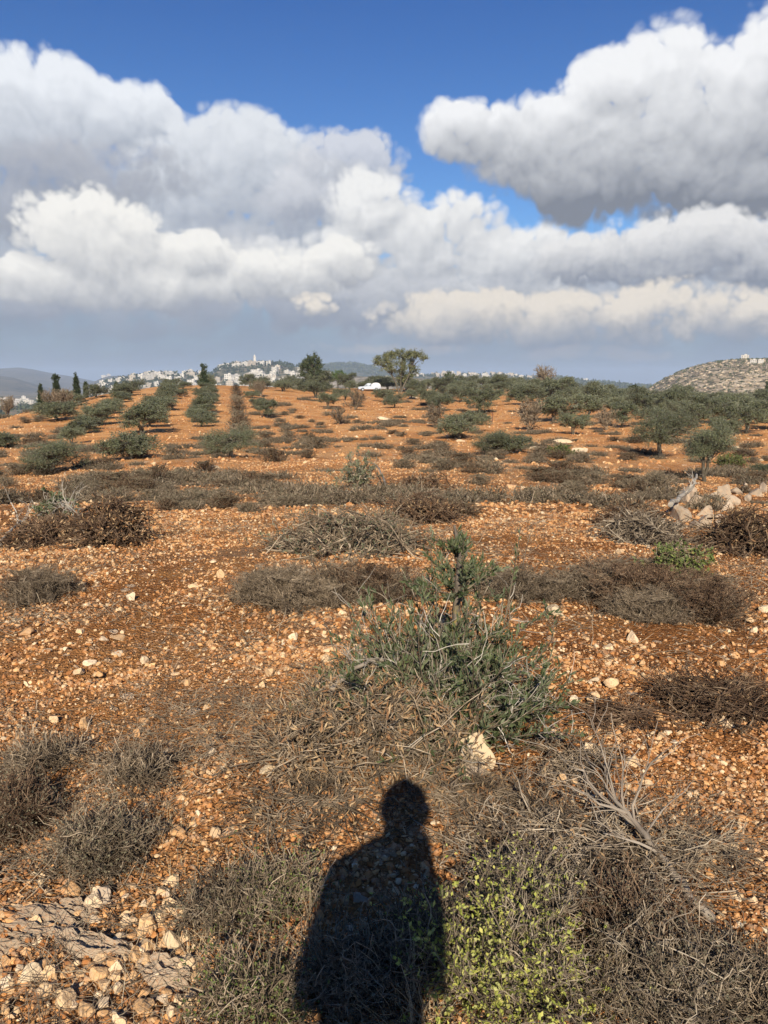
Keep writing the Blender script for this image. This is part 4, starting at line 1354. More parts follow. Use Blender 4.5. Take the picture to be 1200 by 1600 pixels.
# the brown hedge row inside the orchard
for k in range(9):
    p = at(373 + 2 * math.sin(k) - (0 if k < 5 else (k - 5) * 2), 684 - k * 9)
    scrub_at(p, 2.6, 'tall grey-brown dead shrub in the overgrown orchard row', 'overgrown orchard row', SCRUB_MIDB[k % 2] if k % 3 else SCRUB_MID[k % 3], 1.2, name='dead_shrub')

# ------------------------------------------------------------------ tangles of the foreground
def height_cap(z, h):
    return 1.15 * h * np.tanh(z / (1.15 * h))


def tangle(r, n, w, d, h, L=(0.25, 0.6), K=7, jit=0.18, lie=0.5, cone=1.0):
    """twigs lying over one another in a heap w x d x h"""
    a = r.uniform(0, 6.283, n); q = np.sqrt(r.uniform(0, 1, n))
    x, y = q * np.cos(a) * w / 2, q * np.sin(a) * d / 2
    z = (1 - q ** 1.5 * cone) * h * r.uniform(0.05, 0.95, n)
    D = rand_dirs(r, n); D[:, 2] = np.abs(D[:, 2]) * (1 - lie) - 0.12 * q; D = unit(D)
    Ls = r.uniform(*L, n)[:, None]
    P = np.empty((n, K, 3)); P[:, 0] = np.stack([x, y, z], 1) - D * Ls * 0.5
    for k in range(1, K):
        D = unit(D + r.normal(size=(n, 3)) * jit)
        P[:, k] = P[:, k - 1] + D * Ls / (K - 1)
    P[..., 2] = np.maximum(P[..., 2], 0.0)
    P[..., 2] = height_cap(P[..., 2], h)
    return P


def heap(name, label, cat, px, py, wpx, depth, height, n1, n2, n3, mat, fine=0.0018, leaf=None, n_leaf=0, lsize=((0.03, 0.05), (0.006, 0.010)), L=(0.25, 0.6), seed=0, thick=None, jit=0.2, rz=0.0, group=None, lie=0.5, hscale=1.0):
    r = np.random.default_rng(seed)
    p = at(px, py); w = wpx * px_m(p)
    A = tangle(r, n1, w * 0.85, depth, height, L, 7, jit, lie)
    B = grow(r, A, n2, (0.15, 1.0), (0.3, 1.0), (0.06, 0.17), 5, 0.3, 0.05); B[..., 2] = height_cap(np.maximum(B[..., 2], 0), height * 1.2)
    o = thing(name, label, cat, p, rz, group)
    g = Geo(); th = thick or fine * 2.4
    g.add(*tubes(A, taper(A, th, fine, r, 0.5), 4)); g.add(*tubes(B, taper(B, fine * 1.4, fine * 0.8, r), 3))
    src = B
    if n3:
        C = grow(r, B, n3, (0.1, 1.0), (0.4, 1.1), (0.03, 0.10), 4, 0.35, 0.1); C[..., 2] = height_cap(np.maximum(C[..., 2], 0.0), height * 1.3)
        g.add(*tubes(C, taper(C, fine * 1.1, fine * 0.6, r), 3)); src = C
    put('twigs', g.mesh('twigs', [mat]), o)
    if n_leaf:
        V, Q = leaves_on(r, src, n_leaf, *lsize, (0.1, 1.0), (0.3, 1.0), 0.1)
        put('leaves', new_mesh('leaves', V, Q, None, [leaf]), o)
    return o, p


def path_px(pts, h):
    """a path over the ground through picture points, with heights above the soil"""
    out = []
    for (px, py), hh in zip(pts, h):
        q = at(px, py); out.append((q.x, q.y, q.z + hh))
    return np.array(out)


def smooth_path(P, K):
    t = np.linspace(0, len(P) - 1, K)
    X = np.stack([np.interp(t, np.arange(len(P)), P[:, c]) for c in range(3)], 1)
    for _ in range(2): X[1:-1] = (X[:-2] + 2 * X[1:-1] + X[2:]) / 4
    return X


m_litter = twig_material('litter', (0.17, 0.13, 0.09), (0.30, 0.235, 0.155), (0.46, 0.38, 0.26))
# --- the pruned olive stump with its shoots
def pruned_olive():
    r = np.random.default_rng(51)
    p = at(712, 1128)
    o = thing('pruned_olive', 'pruned olive stump with a bare sawn trunk and dark green shoots in the middle foreground', 'tree', p)
    sc = px_m(p)
    T = np.array([[0.0, 0.0, -0.05], [0.0, 0.01, 0.12], [-0.005, 0.0, 0.30], [-0.005, 0.02, 0.50], [0.0, 0.02, 0.62], [0.012, 0.03, 0.72], [0.0, 0.035, 0.80], [-0.015, 0.05, 0.88]])
    T = smooth_path(T, 16)
    rad = np.interp(np.linspace(0, 1, 16), [0, 0.3, 0.62, 0.68, 0.85, 1], [0.028, 0.019, 0.017, 0.012, 0.010, 0.005])
    g = Geo(); V, Q = tubes(T[None], rad[None], 10)
    V += r.normal(size=V.shape) * 0.0012
    g.add(V, Q)
    end = T[-1]; nV = 16 * 10
    g.add(np.vstack([V[-10:], end + [0, 0, 0.003]]), None, [(k, (k + 1) % 10, 10) for k in range(10)])
    for base, tip, rr in (((0.0, 0.03, 0.66), (0.045, 0.04, 0.78), 0.008), ((0.0, 0.03, 0.62), (-0.05, 0.03, 0.70), 0.007), ((0, 0.02, 0.3), (-0.12, -0.04, 0.42), 0.008), ((0, 0, 0.2), (0.13, -0.03, 0.34), 0.008)):
        P = smooth_path(np.array([base, (np.array(base) + tip) / 2 + [0, 0, 0.01], tip]), 6); g.add(*tubes(P[None], np.linspace(rr, rr * 0.6, 6)[None], 6))
    put('trunk', g.mesh('trunk', [m_stump], True), o)
    # shoots: mostly from the foot, a few from the crown of the stump
    A = stems(r, 360, 0.22, (0.3, 1.5), (0.16, 0.74), 7, 0.17)
    A[..., 0] -= 0.07; A[..., 1] -= 0.05
    far = np.maximum(np.abs(A[..., 0] + 0.03) - 0.40, 0); A[..., 0] -= np.sign(A[..., 0]) * far * 0.6
    A2 = stems(r, 34, 0.02, (0.0, 1.2), (0.12, 0.30), 5, 0.15); A2 += np.array([0.0, 0.03, 0.60])
    A2b = stems(r, 16, 0.02, (0.5, 1.5), (0.05, 0.12), 5, 0.15); A2b += np.array([0.0, 0.04, 0.76])
    A3 = stems(r, 60, 0.30, (0.6, 1.4), (0.25, 0.46), 6, 0.12); A3 += np.array([0.05, 0.0, 0.0])
    A4 = stems(r, 40, 0.10, (0.1, 0.8), (0.18, 0.36), 6, 0.12); A4 += np.array([0.17, -0.02, 0.05])
    # a few long upright wands
    W_ = np.array([[[-0.24, 0.0, 0], [-0.26, 0.0, 0.25], [-0.29, 0.0, 0.50]], [[-0.32, 0.05, 0], [-0.33, 0.05, 0.3], [-0.335, 0.06, 0.46]], [[0.16, 0.1, 0.1], [0.24, 0.15, 0.45], [0.30, 0.2, 0.85]], [[-0.1, 0.05, 0.1], [-0.1, 0.06, 0.4], [-0.115, 0.08, 0.80]],
                   [[-0.16, 0.0, 0], [-0.19, 0.0, 0.3], [-0.20, 0.0, 0.55]], [[0.2, -0.05, 0.1], [0.28, -0.05, 0.3], [0.36, -0.05, 0.36]]])
    W_ = np.array([smooth_path(k, 7) for k in W_])
    B = np.concatenate([grow(r, A, 560, (0.2, 0.95), (0.3, 0.9), (0.06, 0.16), 5, 0.2, 0.2)])
    g = Geo()
    for X, a, b in ((A, 0.0032, 0.0014), (A2, 0.003, 0.0012), (A2b, 0.003, 0.0012), (A3, 0.003, 0.0012), (A4, 0.003, 0.0012), (B, 0.0018, 0.001), (W_, 0.0035, 0.0014)):
        g.add(*tubes(X, taper(X, a, b, r), 4))
    put('shoots', g.mesh('shoots', [m_grey]), o)
    V, Q = [], []
    g = Geo()
    for X, n in ((A, 7800), (B, 7600), (A2, 1100), (A2b, 420), (A3, 1500), (A4, 1700), (W_[:, 3:], 110)):
        g.add(*leaves_on(r, X, n, (0.024, 0.046), (0.0070, 0.0120), (0.3, 1.0), (0.35, 1.0), 0.25))
    put('leaves', g.mesh('leaves', [m_shoot]), o)
    g = Geo(); D_ = grow(r, A, 900, (0.2, 1.0), (0.4, 1.2), (0.08, 0.2), 5, 0.25, 0.0); g.add(*tubes(D_, taper(D_, 0.0016, 0.0008, r), 3))
    put('dead_twigs', g.mesh('dead_twigs', [m_bleach]), o)
    return p


def lichen_bark():
    m, nt, out = material('lichened_olive_bark')
    co = texco(nt)
    st = vmath(nt, 'MULTIPLY', co, (1.0, 1.0, 0.2))
    n1 = noise(st, 60.0, 4.0, 0.6); n2 = noise(co, 25.0, 3.0, 0.6)
    col = ramp(n1, [(0.35, (0.06, 0.048, 0.036)), (0.6, (0.145, 0.118, 0.09))])
    x, y, z = sepxyz(co)
    band_ = z.step(0.22, 0.36) * z.step(0.56, 0.46)
    col = mixc((n2.step(0.42, 0.58) * band_ * 0.8), col, (0.25, 0.19, 0.04), nt)
    principled(nt, out, col, 0.9, 0.15, bump(nt, n1, 0.004, 0.8))
    return m


m_stump = lichen_bark()
pruned_olive()
# withered prunings heaped in front of the stump
heap('brush_heap', 'heap of withered olive prunings with brown leaves in front of the pruned stump', 'brush', 580, 1175, 320, 0.66, 0.36, 380, 1700, 1900, m_scrub, 0.0012, m_dryleaf, 5200, ((0.022, 0.045), (0.005, 0.009)), (0.25, 0.55), 61, lie=0.6)
heap('brush_heap', 'cut olive branches with leaves still green at the left foot of the pruned stump', 'brush', 615, 1120, 190, 0.40, 0.30, 120, 700, 900, m_scrub, 0.0013, m_shoot, 6000, ((0.024, 0.046), (0.0070, 0.0120)), (0.25, 0.5), 69, lie=0.4)
heap('brush_heap', 'thin heap of straw coloured twigs right of the head of the shadow', 'brush', 745, 1272, 220, 0.36, 0.045, 150, 600, 900, m_scrub, 0.0010, m_dryleaf, 700, ((0.02, 0.04), (0.004, 0.008)), (0.2, 0.45), 62)
heap('brush_heap', 'faded heap of twigs left of the head of the shadow', 'brush', 490, 1280, 170, 0.3, 0.05, 120, 500, 700, m_scrub, 0.0011, m_dryleaf, 500, ((0.02, 0.04), (0.004, 0.008)), (0.2, 0.4), 63)


def branch(name, label, pts, h, r0, r1, mat, side=6, seed=0, cat='branch', cut=True, sl=(0.08, 0.25)):
    r = np.random.default_rng(seed)
    P = smooth_path(path_px(pts, h), 14)
    o0 = P[0].copy()
    g = Geo()
    Pl = P - o0
    Pl[1:-1] += r.normal(size=(12, 3)) * r0 * 0.35
    g.add(*tubes(Pl[None], np.linspace(r0, r1, 14)[None], 8))
    g.add(np.vstack([Pl[0] + (unit(np.cross(Pl[1] - Pl[0], [0, 0, 1.0])) * math.cos(a) + np.array([0, 0, 1.0]) * math.sin(a)) * r0 for a in np.linspace(0, 6.283, 9)[:-1]] + [Pl[0][None][0]]), None, [(k, (k + 1) % 8, 8) for k in range(8)])
    o = thing(name, label, cat, o0)
    put('stick', g.mesh('stick', [mat], True), o)
    if side:
        B = grow(r, Pl[None], side, (0.3, 1.0), (0.3, 0.9), sl, 6, 0.2, 0.2)
        C = grow(r, B, side * 5, (0.2, 1.0), (0.3, 0.9), (sl[0] * 0.5, sl[1] * 0.5), 5, 0.25, 0.1)
        g = Geo(); g.add(*tubes(B, taper(B, r1 * 0.8, r1 * 0.3, r), 5)); g.add(*tubes(C, taper(C, r1 * 0.35, 0.001, r), 3))
        put('side_twigs', g.mesh('side_twigs', [mat]), o)
    return o


branch('branch', 'grey forked branch lying across the withered prunings', [(520, 1165), (545, 1145), (575, 1128), (608, 1118)], (0.24, 0.27, 0.28, 0.26), 0.012, 0.006, m_branch, 5, 71)
branch('branch', 'thick bare cut branch lying at the right with its butt towards the corner', [(1112, 1452), (1060, 1408), (1015, 1362), (975, 1330), (945, 1300)], (0.03, 0.06, 0.10, 0.13, 0.15), 0.014, 0.005, m_branch, 14, 72, sl=(0.15, 0.4))

# big grey tangle at the right, cut from the same branch
heap('brush_heap', 'large tangle of leafless grey twigs around the thick cut branch', 'brush', 900, 1345, 330, 0.50, 0.11, 190, 900, 1300, m_grey, 0.0012, m_dryleaf, 900, ((0.015, 0.03), (0.004, 0.007)), (0.25, 0.6), 64, jit=0.16)
heap('brush_heap', 'flat fan of fine dry stalks on the soil at the right of the grey tangle', 'brush', 1095, 1340, 130, 0.30, 0.08, 120, 250, 250, m_litter, 0.0008, None, 0, L=(0.2, 0.4), seed=65, jit=0.08)
heap('brush_heap', 'dark brown twig clump at the right edge beside open soil', 'brush', 1120, 1105, 190, 0.40, 0.10, 220, 800, 900, m_brown, 0.0018, m_dryleaf, 600, ((0.015, 0.03), (0.004, 0.007)), (0.2, 0.45), 66)
heap('brush_heap', 'thin scatter of dark twigs left of the dark brown clump', 'brush', 965, 1130, 130, 0.30, 0.05, 60, 200, 200, m_brown, 0.0016, None, 0, L=(0.2, 0.4), seed=67)
heap('brush_heap', 'thin scatter of dry twigs above the grey tangle', 'brush', 905, 1195, 130, 0.3, 0.05, 70, 220, 250, m_scrub, 0.0015, None, 0, L=(0.2, 0.4), seed=68)


# --- the thorny shrub with yellow-green leaves, bottom centre right
def thorn_shrub(name, label, px, py, wpx, hh, seed, n1, n2, n3, n_leaf, mat, leaf, fine=0.0014, rz=0.0, low=True, cat='shrub', lsize=((0.007, 0.012), (0.0045, 0.007))):
    r = np.random.default_rng(seed)
    p = at(px, py); w = wpx * px_m(p)
    A = stems(r, n1, w * 0.22, (0.35, 1.5), (hh * 0.7, max(hh, w * 0.5) * 1.05), 8, 0.28)
    A[..., 2] = np.minimum(A[..., 2], hh * 1.05) ; A[..., 2] = np.maximum(A[..., 2], -0.02)
    B = grow(r, A, n2, (0.25, 1.0), (0.5, 1.2), (0.06, 0.17), 6, 0.42, 0.15)
    C = grow(r, B, n3, (0.1, 1.0), (0.6, 1.3), (0.02, 0.06), 4, 0.4, 0.1)
    o = thing(name, label, cat, p, rz)
    g = Geo(); g.add(*tubes(A, taper(A, 0.0030 if fine < 0.002 else fine * 2, fine * 1.2, r), 4)); g.add(*tubes(B, taper(B, fine * 1.4, fine, r), 3)); g.add(*tubes(C, taper(C, fine, fine * 0.6, r), 3))
    put('twigs', g.mesh('twigs', [mat]), o)
    if n_leaf:
        g = Geo()
        sel = C
        if low:
            c = C[:, 0]; pr = np.clip(1.3 - (c[:, 0] / w * 2 + 0.1) * 0.9 - c[:, 2] / hh * 0.6, 0.03, 1)
            sel = C[r.uniform(0, 1, len(C)) < pr]
        g.add(*leaves_on(r, sel, n_leaf, *lsize, (0.1, 1.0), (0.4, 1.2), 0.2))
        put('leaves', g.mesh('leaves', [leaf]), o)
    return o


thorn_shrub('thorn_shrub', 'tangled grey thorn shrub with small yellow-green leaves right of the shadow', 800, 1560, 300, 0.27, 81, 90, 1100, 2600, 8500, m_grey, m_yleaf, 0.0010, lsize=((0.007, 0.017), (0.005, 0.010)))
thorn_shrub('thorn_shrub', 'grey thorn shrub with sparse leaves at the bottom behind the yellow-green one', 800, 1440, 220, 0.15, 82, 60, 700, 1200, 1100, m_grey, m_yleaf, 0.0010, low=False, lsize=((0.008, 0.014), (0.005, 0.009)))
thorn_shrub('thorn_shrub', 'dark leafless thorny shrub in the lower right corner', 1050, 1580, 340, 0.16, 83, 70, 800, 2000, 2000, m_grey, m_scrubleaf, 0.0010, low=False)
thorn_shrub('thorn_shrub', 'brown leafless thorny shrub between the cut branch and the corner shrub', 1000, 1490, 240, 0.12, 84, 70, 700, 1600, 1600, m_brown, m_scrubleaf, 0.0010, low=False)
thorn_shrub('thorn_shrub', 'thorny shrub sticking out of the lower right corner', 1180, 1590, 160, 0.13, 85, 60, 600, 1300, 1200, m_scrub, m_scrubleaf, 0.0010, low=False)
thorn_shrub('thorn_shrub', 'grey-green dwarf shrub left of the shadow above the bedrock slab', 150, 1345, 140, 0.13, 86, 80, 900, 2200, 3200, m_scrub, m_scrubleaf, 0.0010, low=False)
thorn_shrub('thorn_shrub', 'dark dwarf shrub at the left edge above the grey-green one', 25, 1285, 115, 0.13, 87, 90, 1000, 2400, 3600, m_brown, m_scrubleaf, 0.0010, low=False)
thorn_shrub('thorn_shrub', 'olive-green dwarf shrub touching the left shoulder of the shadow', 435, 1425, 140, 0.12, 88, 55, 560, 1400, 2400, m_scrub, m_bushleaf, 0.0010, low=False)
thorn_shrub('thorn_shrub', 'low dry shrub right of the bedrock slab', 340, 1450, 150, 0.07, 89, 40, 380, 800, 900, m_scrub, m_scrubleaf, 0.0010, low=False)
thorn_shrub('thorn_shrub', 'leafy low shrub at the bottom edge between slab and shadow', 400, 1585, 180, 0.10, 90, 50, 520, 1100, 2600, m_scrub, m_bushleaf, 0.0010, low=False)
thorn_shrub('thorn_shrub', 'dry shrub lying inside the shadow of the photographer', 560, 1560, 230, 0.09, 91, 60, 600, 1200, 1000, m_scrub, m_scrubleaf, 0.0010, low=False)
thorn_shrub('thorn_shrub', 'small dry shrub at the right hand side of the shadow', 650, 1500, 130, 0.13, 92, 60, 600, 1200, 900, m_scrub, m_bushleaf, 0.0010, low=False)
thorn_shrub('thorn_shrub', 'sparse flat shrub on the stony soil at the left', 215, 1215, 160, 0.05, 93, 70, 500, 900, 200, m_scrub, m_scrubleaf, 0.0012, low=False)
thorn_shrub('thorn_shrub', 'sparse flat shrub at the left edge on stony soil', 60, 1200, 170, 0.05, 94, 70, 500, 900, 200, m_scrub, m_scrubleaf, 0.0012, low=False)

# --- green sapling and heaps farther out
thorn_shrub('leafy_sapling', 'low bush with fresh green leaves in front of the rubble wall', 1065, 895, 90, 0.24, 95, 40, 260, 420, 1500, m_scrub, m_bushleaf, 0.0018, low=False, cat='bush', lsize=((0.03, 0.05), (0.016, 0.026)))
thorn_shrub('mastic_bush', 'round yellow-green bush below the small leaning olive', 878, 712, 42, 0.62, 96, 60, 500, 900, 4200, m_scrub, m_bushleaf, 0.004, low=False, cat='bush', lsize=((0.06, 0.10), (0.03, 0.05)))
thorn_shrub('mastic_bush', 'low yellow-green bush at the right end of the orange soil strip', 1140, 728, 60, 0.40, 97, 60, 500, 900, 3000, m_scrub, m_bushleaf, 0.004, low=False, cat='bush', lsize=((0.06, 0.10), (0.03, 0.05)))
heap('brush_heap', 'brown brush pile with bleached boughs at the left of the field', 'brush', 85, 850, 165, 0.8, 0.34, 260, 1200, 1200, m_brown, 0.003, m_dryleaf, 1600, ((0.03, 0.06), (0.008, 0.014)), (0.4, 0.9), 101)
heap('brush_heap', 'tall dark brown brush mound at the right end of the left brush pile', 'brush', 178, 848, 80, 0.6, 0.62, 260, 1200, 1200, m_brown, 0.003, m_dryleaf, 1800, ((0.03, 0.06), (0.008, 0.014)), (0.3, 0.7), 102, lie=0.2)
branch('bleached_bough', 'bleached crooked bough on the left brush pile', [(135, 850), (125, 832), (110, 825), (98, 818)], (0.12, 0.22, 0.22, 0.25), 0.022, 0.008, m_bleach, 12, 73, sl=(0.2, 0.5))
branch('bleached_bough', 'pale bough at the left end of the left brush pile', [(0, 858), (18, 848), (40, 838)], (0.05, 0.14, 0.2), 0.02, 0.01, m_bleach, 4, 74, sl=(0.2, 0.4))
thorn_shrub('olive_sprout', 'stubby green olive sprout behind the left brush pile', 78, 815, 40, 0.42, 98, 16, 120, 200, 1000, m_bleach, m_shoot, 0.004, low=False, cat='bush', lsize=((0.05, 0.08), (0.02, 0.03)))
heap('brush_heap', 'grey-green brush heap in the centre behind the wide scrub patch', 'brush', 545, 855, 250, 1.3, 0.42, 360, 1900, 2000, m_scrub, 0.003, m_olive, 2600, ((0.03, 0.06), (0.008, 0.014)), (0.4, 0.9), 103)
heap('brush_heap', 'brown end of the central brush heap', 'brush', 660, 815, 120, 0.9, 0.36, 220, 1000, 900, m_brown, 0.004, m_dryleaf, 1400, ((0.03, 0.06), (0.008, 0.014)), (0.4, 0.9), 104)
heap('brush_heap', 'rear brown brush heap with bleached boughs beyond the central heap', 'brush', 660, 775, 90, 1.2, 0.62, 240, 1000, 900, m_brown, 0.005, m_dryleaf, 1600, ((0.05, 0.08), (0.012, 0.02)), (0.4, 0.9), 105, lie=0.3)
thorn_shrub('olive_sprout', 'upright olive sprout with pale green shoots behind the central heap', 563, 765, 60, 1.05, 99, 26, 260, 420, 2600, m_grey, m_olive, 0.005, low=False, cat='bush', lsize=((0.06, 0.10), (0.016, 0.026)))
branch('bleached_bough', 'bleached arching bough behind the central brush heap', [(605, 768), (590, 745), (575, 735)], (0.1, 0.35, 0.3), 0.025, 0.01, m_bleach, 5, 75, sl=(0.2, 0.4))
heap('brush_heap', 'pale grey brush heap with bleached twigs by the rubble wall', 'brush', 1005, 845, 110, 0.7, 0.34, 240, 900, 1200, m_grey, 0.003, None, 0, L=(0.35, 0.7), seed=106)
heap('brush_heap', 'brown brush behind the pale grey heap by the rubble wall', 'brush', 985, 832, 90, 0.6, 0.45, 180, 800, 900, m_brown, 0.003, m_dryleaf, 900, ((0.03, 0.05), (0.008, 0.012)), (0.35, 0.7), 107)
heap('brush_heap', 'dark brown brush pile cut by the right edge below the rubble wall', 'brush', 1165, 862, 100, 0.8, 0.55, 260, 1100, 1300, m_brown, 0.003, m_dryleaf, 1800, ((0.03, 0.06), (0.008, 0.014)), (0.35, 0.8), 108, lie=0.3)
branch('bleached_bough', 'bleached crooked log propped against the rubble wall', [(1046, 815), (1065, 805), (1080, 800), (1085, 790)], (0.22, 0.28, 0.42, 0.55), 0.035, 0.02, m_bleach, 5, 76, sl=(0.15, 0.35))
branch('dry_stalk', 'thin dark upright stalk left of the pruned stump', [(553, 985), (540, 950), (533, 915)], (0.0, 0.10, 0.22), 0.004, 0.002, m_brown, 3, 77, cat='stalk', sl=(0.03, 0.08))
branch('dry_stalk', 'tall slender pale wand right of the pruned stump', [(812, 930), (818, 905), (830, 895)], (0.0, 0.20, 0.38), 0.004, 0.002, m_grey, 8, 78, cat='stalk', sl=(0.04, 0.12))
branch('dry_stalk', 'dark fallen twig on the soil left of the pruned stump', [(455, 1045), (500, 1053)], (0.01, 0.02), 0.004, 0.002, m_brown, 4, 79, cat='twig', sl=(0.05, 0.12))


# ------------------------------------------------------------------ straw and litter on the soil
def litter():
    r = np.random.default_rng(200)
    g = Geo()
    for n, r0, r1, L, w in ((6500, 1.4, 4.0, (0.04, 0.16), 0.0010), (3600, 4.0, 10.0, (0.08, 0.25), 0.0018), (2600, 10.0, 45.0, (0.15, 0.4), 0.004)):
        d = np.sqrt(r.uniform(r0 ** 2, r1 ** 2, n * 4)); a = np.radians(r.uniform(-33, 33, n * 4))
        x, y = d * np.sin(a), d * np.cos(a)
        k = fbm(x / 0.8, y / 0.8, 3, 91) > r.uniform(-0.05, 0.45, len(x))
        x, y = x[k][:n], y[k][:n]; m = len(x)
        z = ground_z(x, y, True)
        th = r.uniform(0, 6.283, m); el = np.abs(r.normal(0, 0.28, m))
        D = np.stack([np.cos(th) * np.cos(el), np.sin(th) * np.cos(el), np.sin(el)], 1)
        P = np.empty((m, 4, 3)); P[:, 0] = np.stack([x, y, z + 0.003], 1)
        Ls = r.uniform(*L, m)[:, None]
        for q in range(1, 4):
            D = unit(D + r.normal(size=(m, 3)) * 0.22); D[:, 2] = np.maximum(D[:, 2], -0.05)
            P[:, q] = P[:, q - 1] + D * Ls / 3
        g.add(*tubes(P, taper(P, w, w * 0.6, r), 3))
    tag(put('dry_grass', g.mesh('dry_grass', [m_litter])), 'thin dry stalks and broken twigs littering the stony soil', 'dry grass', kind='stuff')


litter()


def grass_tuft(px, py, wpx, n, h, label, seed):
    r = np.random.default_rng(seed)
    p = at(px, py); w = wpx * px_m(p)
    A = stems(r, n, w * 0.4, (0.5, 1.5), (h * 0.5, h), 6, 0.10, 0.06)
    g = Geo(); g.add(*tubes(A, taper(A, 0.0011, 0.0005, r), 3))
    tag(put('grass_tuft', g.mesh('grass_tuft', [m_grass]), None, p), label, 'grass', 'dry grass tufts')


for k, (px, py, w, n, h, lab) in enumerate(((500, 1500, 120, 70, 0.24, 'loose dry grass stalks at the left edge of the shadow'), (330, 1500, 120, 80, 0.12, 'dry grass tuft right of the smaller bedrock slab'), (250, 1300, 120, 70, 0.10, 'dry grass beside the grey-green dwarf shrub'),
                                            (640, 1590, 120, 120, 0.22, 'dry grass standing in the shadow at the bottom edge'), (960, 1580, 160, 160, 0.20, 'pale dry stalks rising in front of the corner shrub'), (310, 1350, 130, 70, 0.08, 'thin grass between the dwarf shrubs left of the shadow'))):
    grass_tuft(px, py, w, n, h, lab, 210 + k)

# ------------------------------------------------------------------ the white town and other far buildings
def plain(name, col, rough=0.8, spec=0.2, metal=0.0):
    m, nt, out = material(name)
    o = obj_random(nt)
    n = noise(texco(nt), 1.5, 3.0)
    g = (n * 0.2 + 0.9) * (o * 0.16 + 0.9)
    c = mixc(1.0, col, comb(nt, g, g, g), nt, 'MULTIPLY')
    b = principled(nt, out, c, rough, spec)
    b.inputs['Metallic'].default_value = metal
    return m


m_wall = plain('white_limestone_wall', (0.50, 0.465, 0.40))
m_wall2 = plain('cream_limestone_wall', (0.42, 0.36, 0.28))
m_win = plain('dark_window_glass', (0.05, 0.06, 0.07), 0.15, 0.5)
m_roof = plain('flat_concrete_roof', (0.50, 0.47, 0.43))
m_tank = plain('black_water_tank', (0.04, 0.04, 0.045), 0.5)


def house_mesh(seed, w, d, floors, wall, step=False):
    r = np.random.default_rng(seed)
    h = floors * 3.2; g = Geo()
    g.box((0, 0, h / 2 - 3), (w, d, h + 6), 0)
    for sx, sy, lx, ly in ((0, d / 2 - 0.15, w + 0.2, 0.3), (0, -d / 2 + 0.15, w + 0.2, 0.3), (w / 2 - 0.15, 0, 0.3, d - 0.6), (-w / 2 + 0.15, 0, 0.3, d - 0.6)):
        g.box((sx, sy, h + 0.4), (lx, ly, 0.8), 0)
    g.box((0, 0, h + 0.03), (w - 0.6, d - 0.6, 0.06), 2)
    g.box((r.uniform(-0.25, 0.25) * w, 0.1 * d, h + 1.3), (w * 0.32, d * 0.4, 2.5), 0)
    if step: g.box((w * 0.62, 0.1, h * 0.28 - 3), (w * 0.5, d * 0.8, h * 0.56 + 6), 0)
    g.box((-w * 0.3, -d * 0.1, h + 1.1), (1.4, 1.4, 1.6), 3)
    nw = max(2, int(w / 3.2))
    for f in range(floors):
        for k in range(nw):
            if r.uniform() < 0.15: continue
            x = (k + 0.5) / nw * w - w / 2
            g.box((x, -d / 2 - 0.004, f * 3.2 + 1.9), (1.3, 0.12, 1.5), 1)
        for k in range(2):
            g.box((w / 2 + 0.004, (k - 0.5) * d * 0.45, f * 3.2 + 1.9), (0.12, 1.3, 1.5), 1)
            g.box((-w / 2 - 0.004, (k - 0.5) * d * 0.45, f * 3.2 + 1.9), (0.12, 1.3, 1.5), 1)
    return g.mesh('house', [wall, m_win, m_roof, m_tank])


HOUSES = [house_mesh(500, 12, 11, 2, m_wall), house_mesh(501, 15, 12, 3, m_wall, True), house_mesh(502, 10, 10, 2, m_wall2), house_mesh(503, 18, 12, 2, m_wall, True), house_mesh(504, 13, 12, 3, m_wall2), house_mesh(505, 11, 10, 3, m_wall)]
LONG = house_mesh(506, 34, 13, 2, m_wall)


def house(hillname, px, w, label, group, me=None, sc=1.0, name='house', rz=None, sink=0.0):
    az, _ = pix_azel(px, 590)
    f, D, W = HILLS[hillname]
    p = on_hill(hillname, az, D + w * W)
    o = put(name, me or HOUSES[int(rng.integers(len(HOUSES)))], None, (p.x, p.y, p.z - sink), (rng.uniform(-0.5, 0.5) - R(az)) if rz is None else rz, sc)
    return tag(o, label, 'house', group)


for k in range(75): house('town_hill', rng.uniform(150, 322), rng.uniform(-0.62, 0.02), 'white house in the hillside town above the orchard rows', 'houses of the town', sc=rng.uniform(0.75, 1.25))
for k in range(26): house('town_hill', rng.uniform(346, 425), rng.uniform(-0.12, 0.02), 'white house in the row on top of the highest town hill', 'houses of the town', sc=rng.uniform(0.9, 1.25))
for k in range(52): house('town_hill', rng.uniform(325, 520), rng.uniform(-0.70, -0.45), 'white building in the lower street of the town below the hilltop', 'houses of the town', sc=rng.uniform(1.0, 1.5))
for k in range(10): house('town_hill', rng.uniform(415, 520), rng.uniform(-0.45, -0.2), 'white building on the slope right of the hilltop tower', 'houses of the town', sc=rng.uniform(0.9, 1.3))
for k in range(34): house('town_ridge_hill', rng.uniform(640, 835), rng.uniform(-0.30, 0.05), 'small white house in the distant town on the ridge right of the gum tree', 'houses of the far ridge', sc=rng.uniform(0.8, 1.3))
for k in range(6): house('town_ridge_hill', rng.uniform(560, 640), rng.uniform(-0.3, 0.0), 'small white house on the ridge behind the gum tree', 'houses of the far ridge', sc=rng.uniform(0.8, 1.2))
for px in (915, 925): house('wooded_ridge_hill', px, -0.02, 'lone white house on the wooded ridge at right', 'houses of the wooded ridge', sc=1.2)
for px in (170, 163): house('small_hill', px, 0.0, 'white building on the small hill left of the town', 'buildings of the small hill', sc=1.6)
house('town_hill', 352, -0.02, 'long white building at the left end of the hilltop', None, LONG, 1.0, 'long_building', 0.25)
house('town_hill', 268, 0.0, 'long white building on top of the left part of the town', None, LONG, 0.9, 'long_building', 0.15)
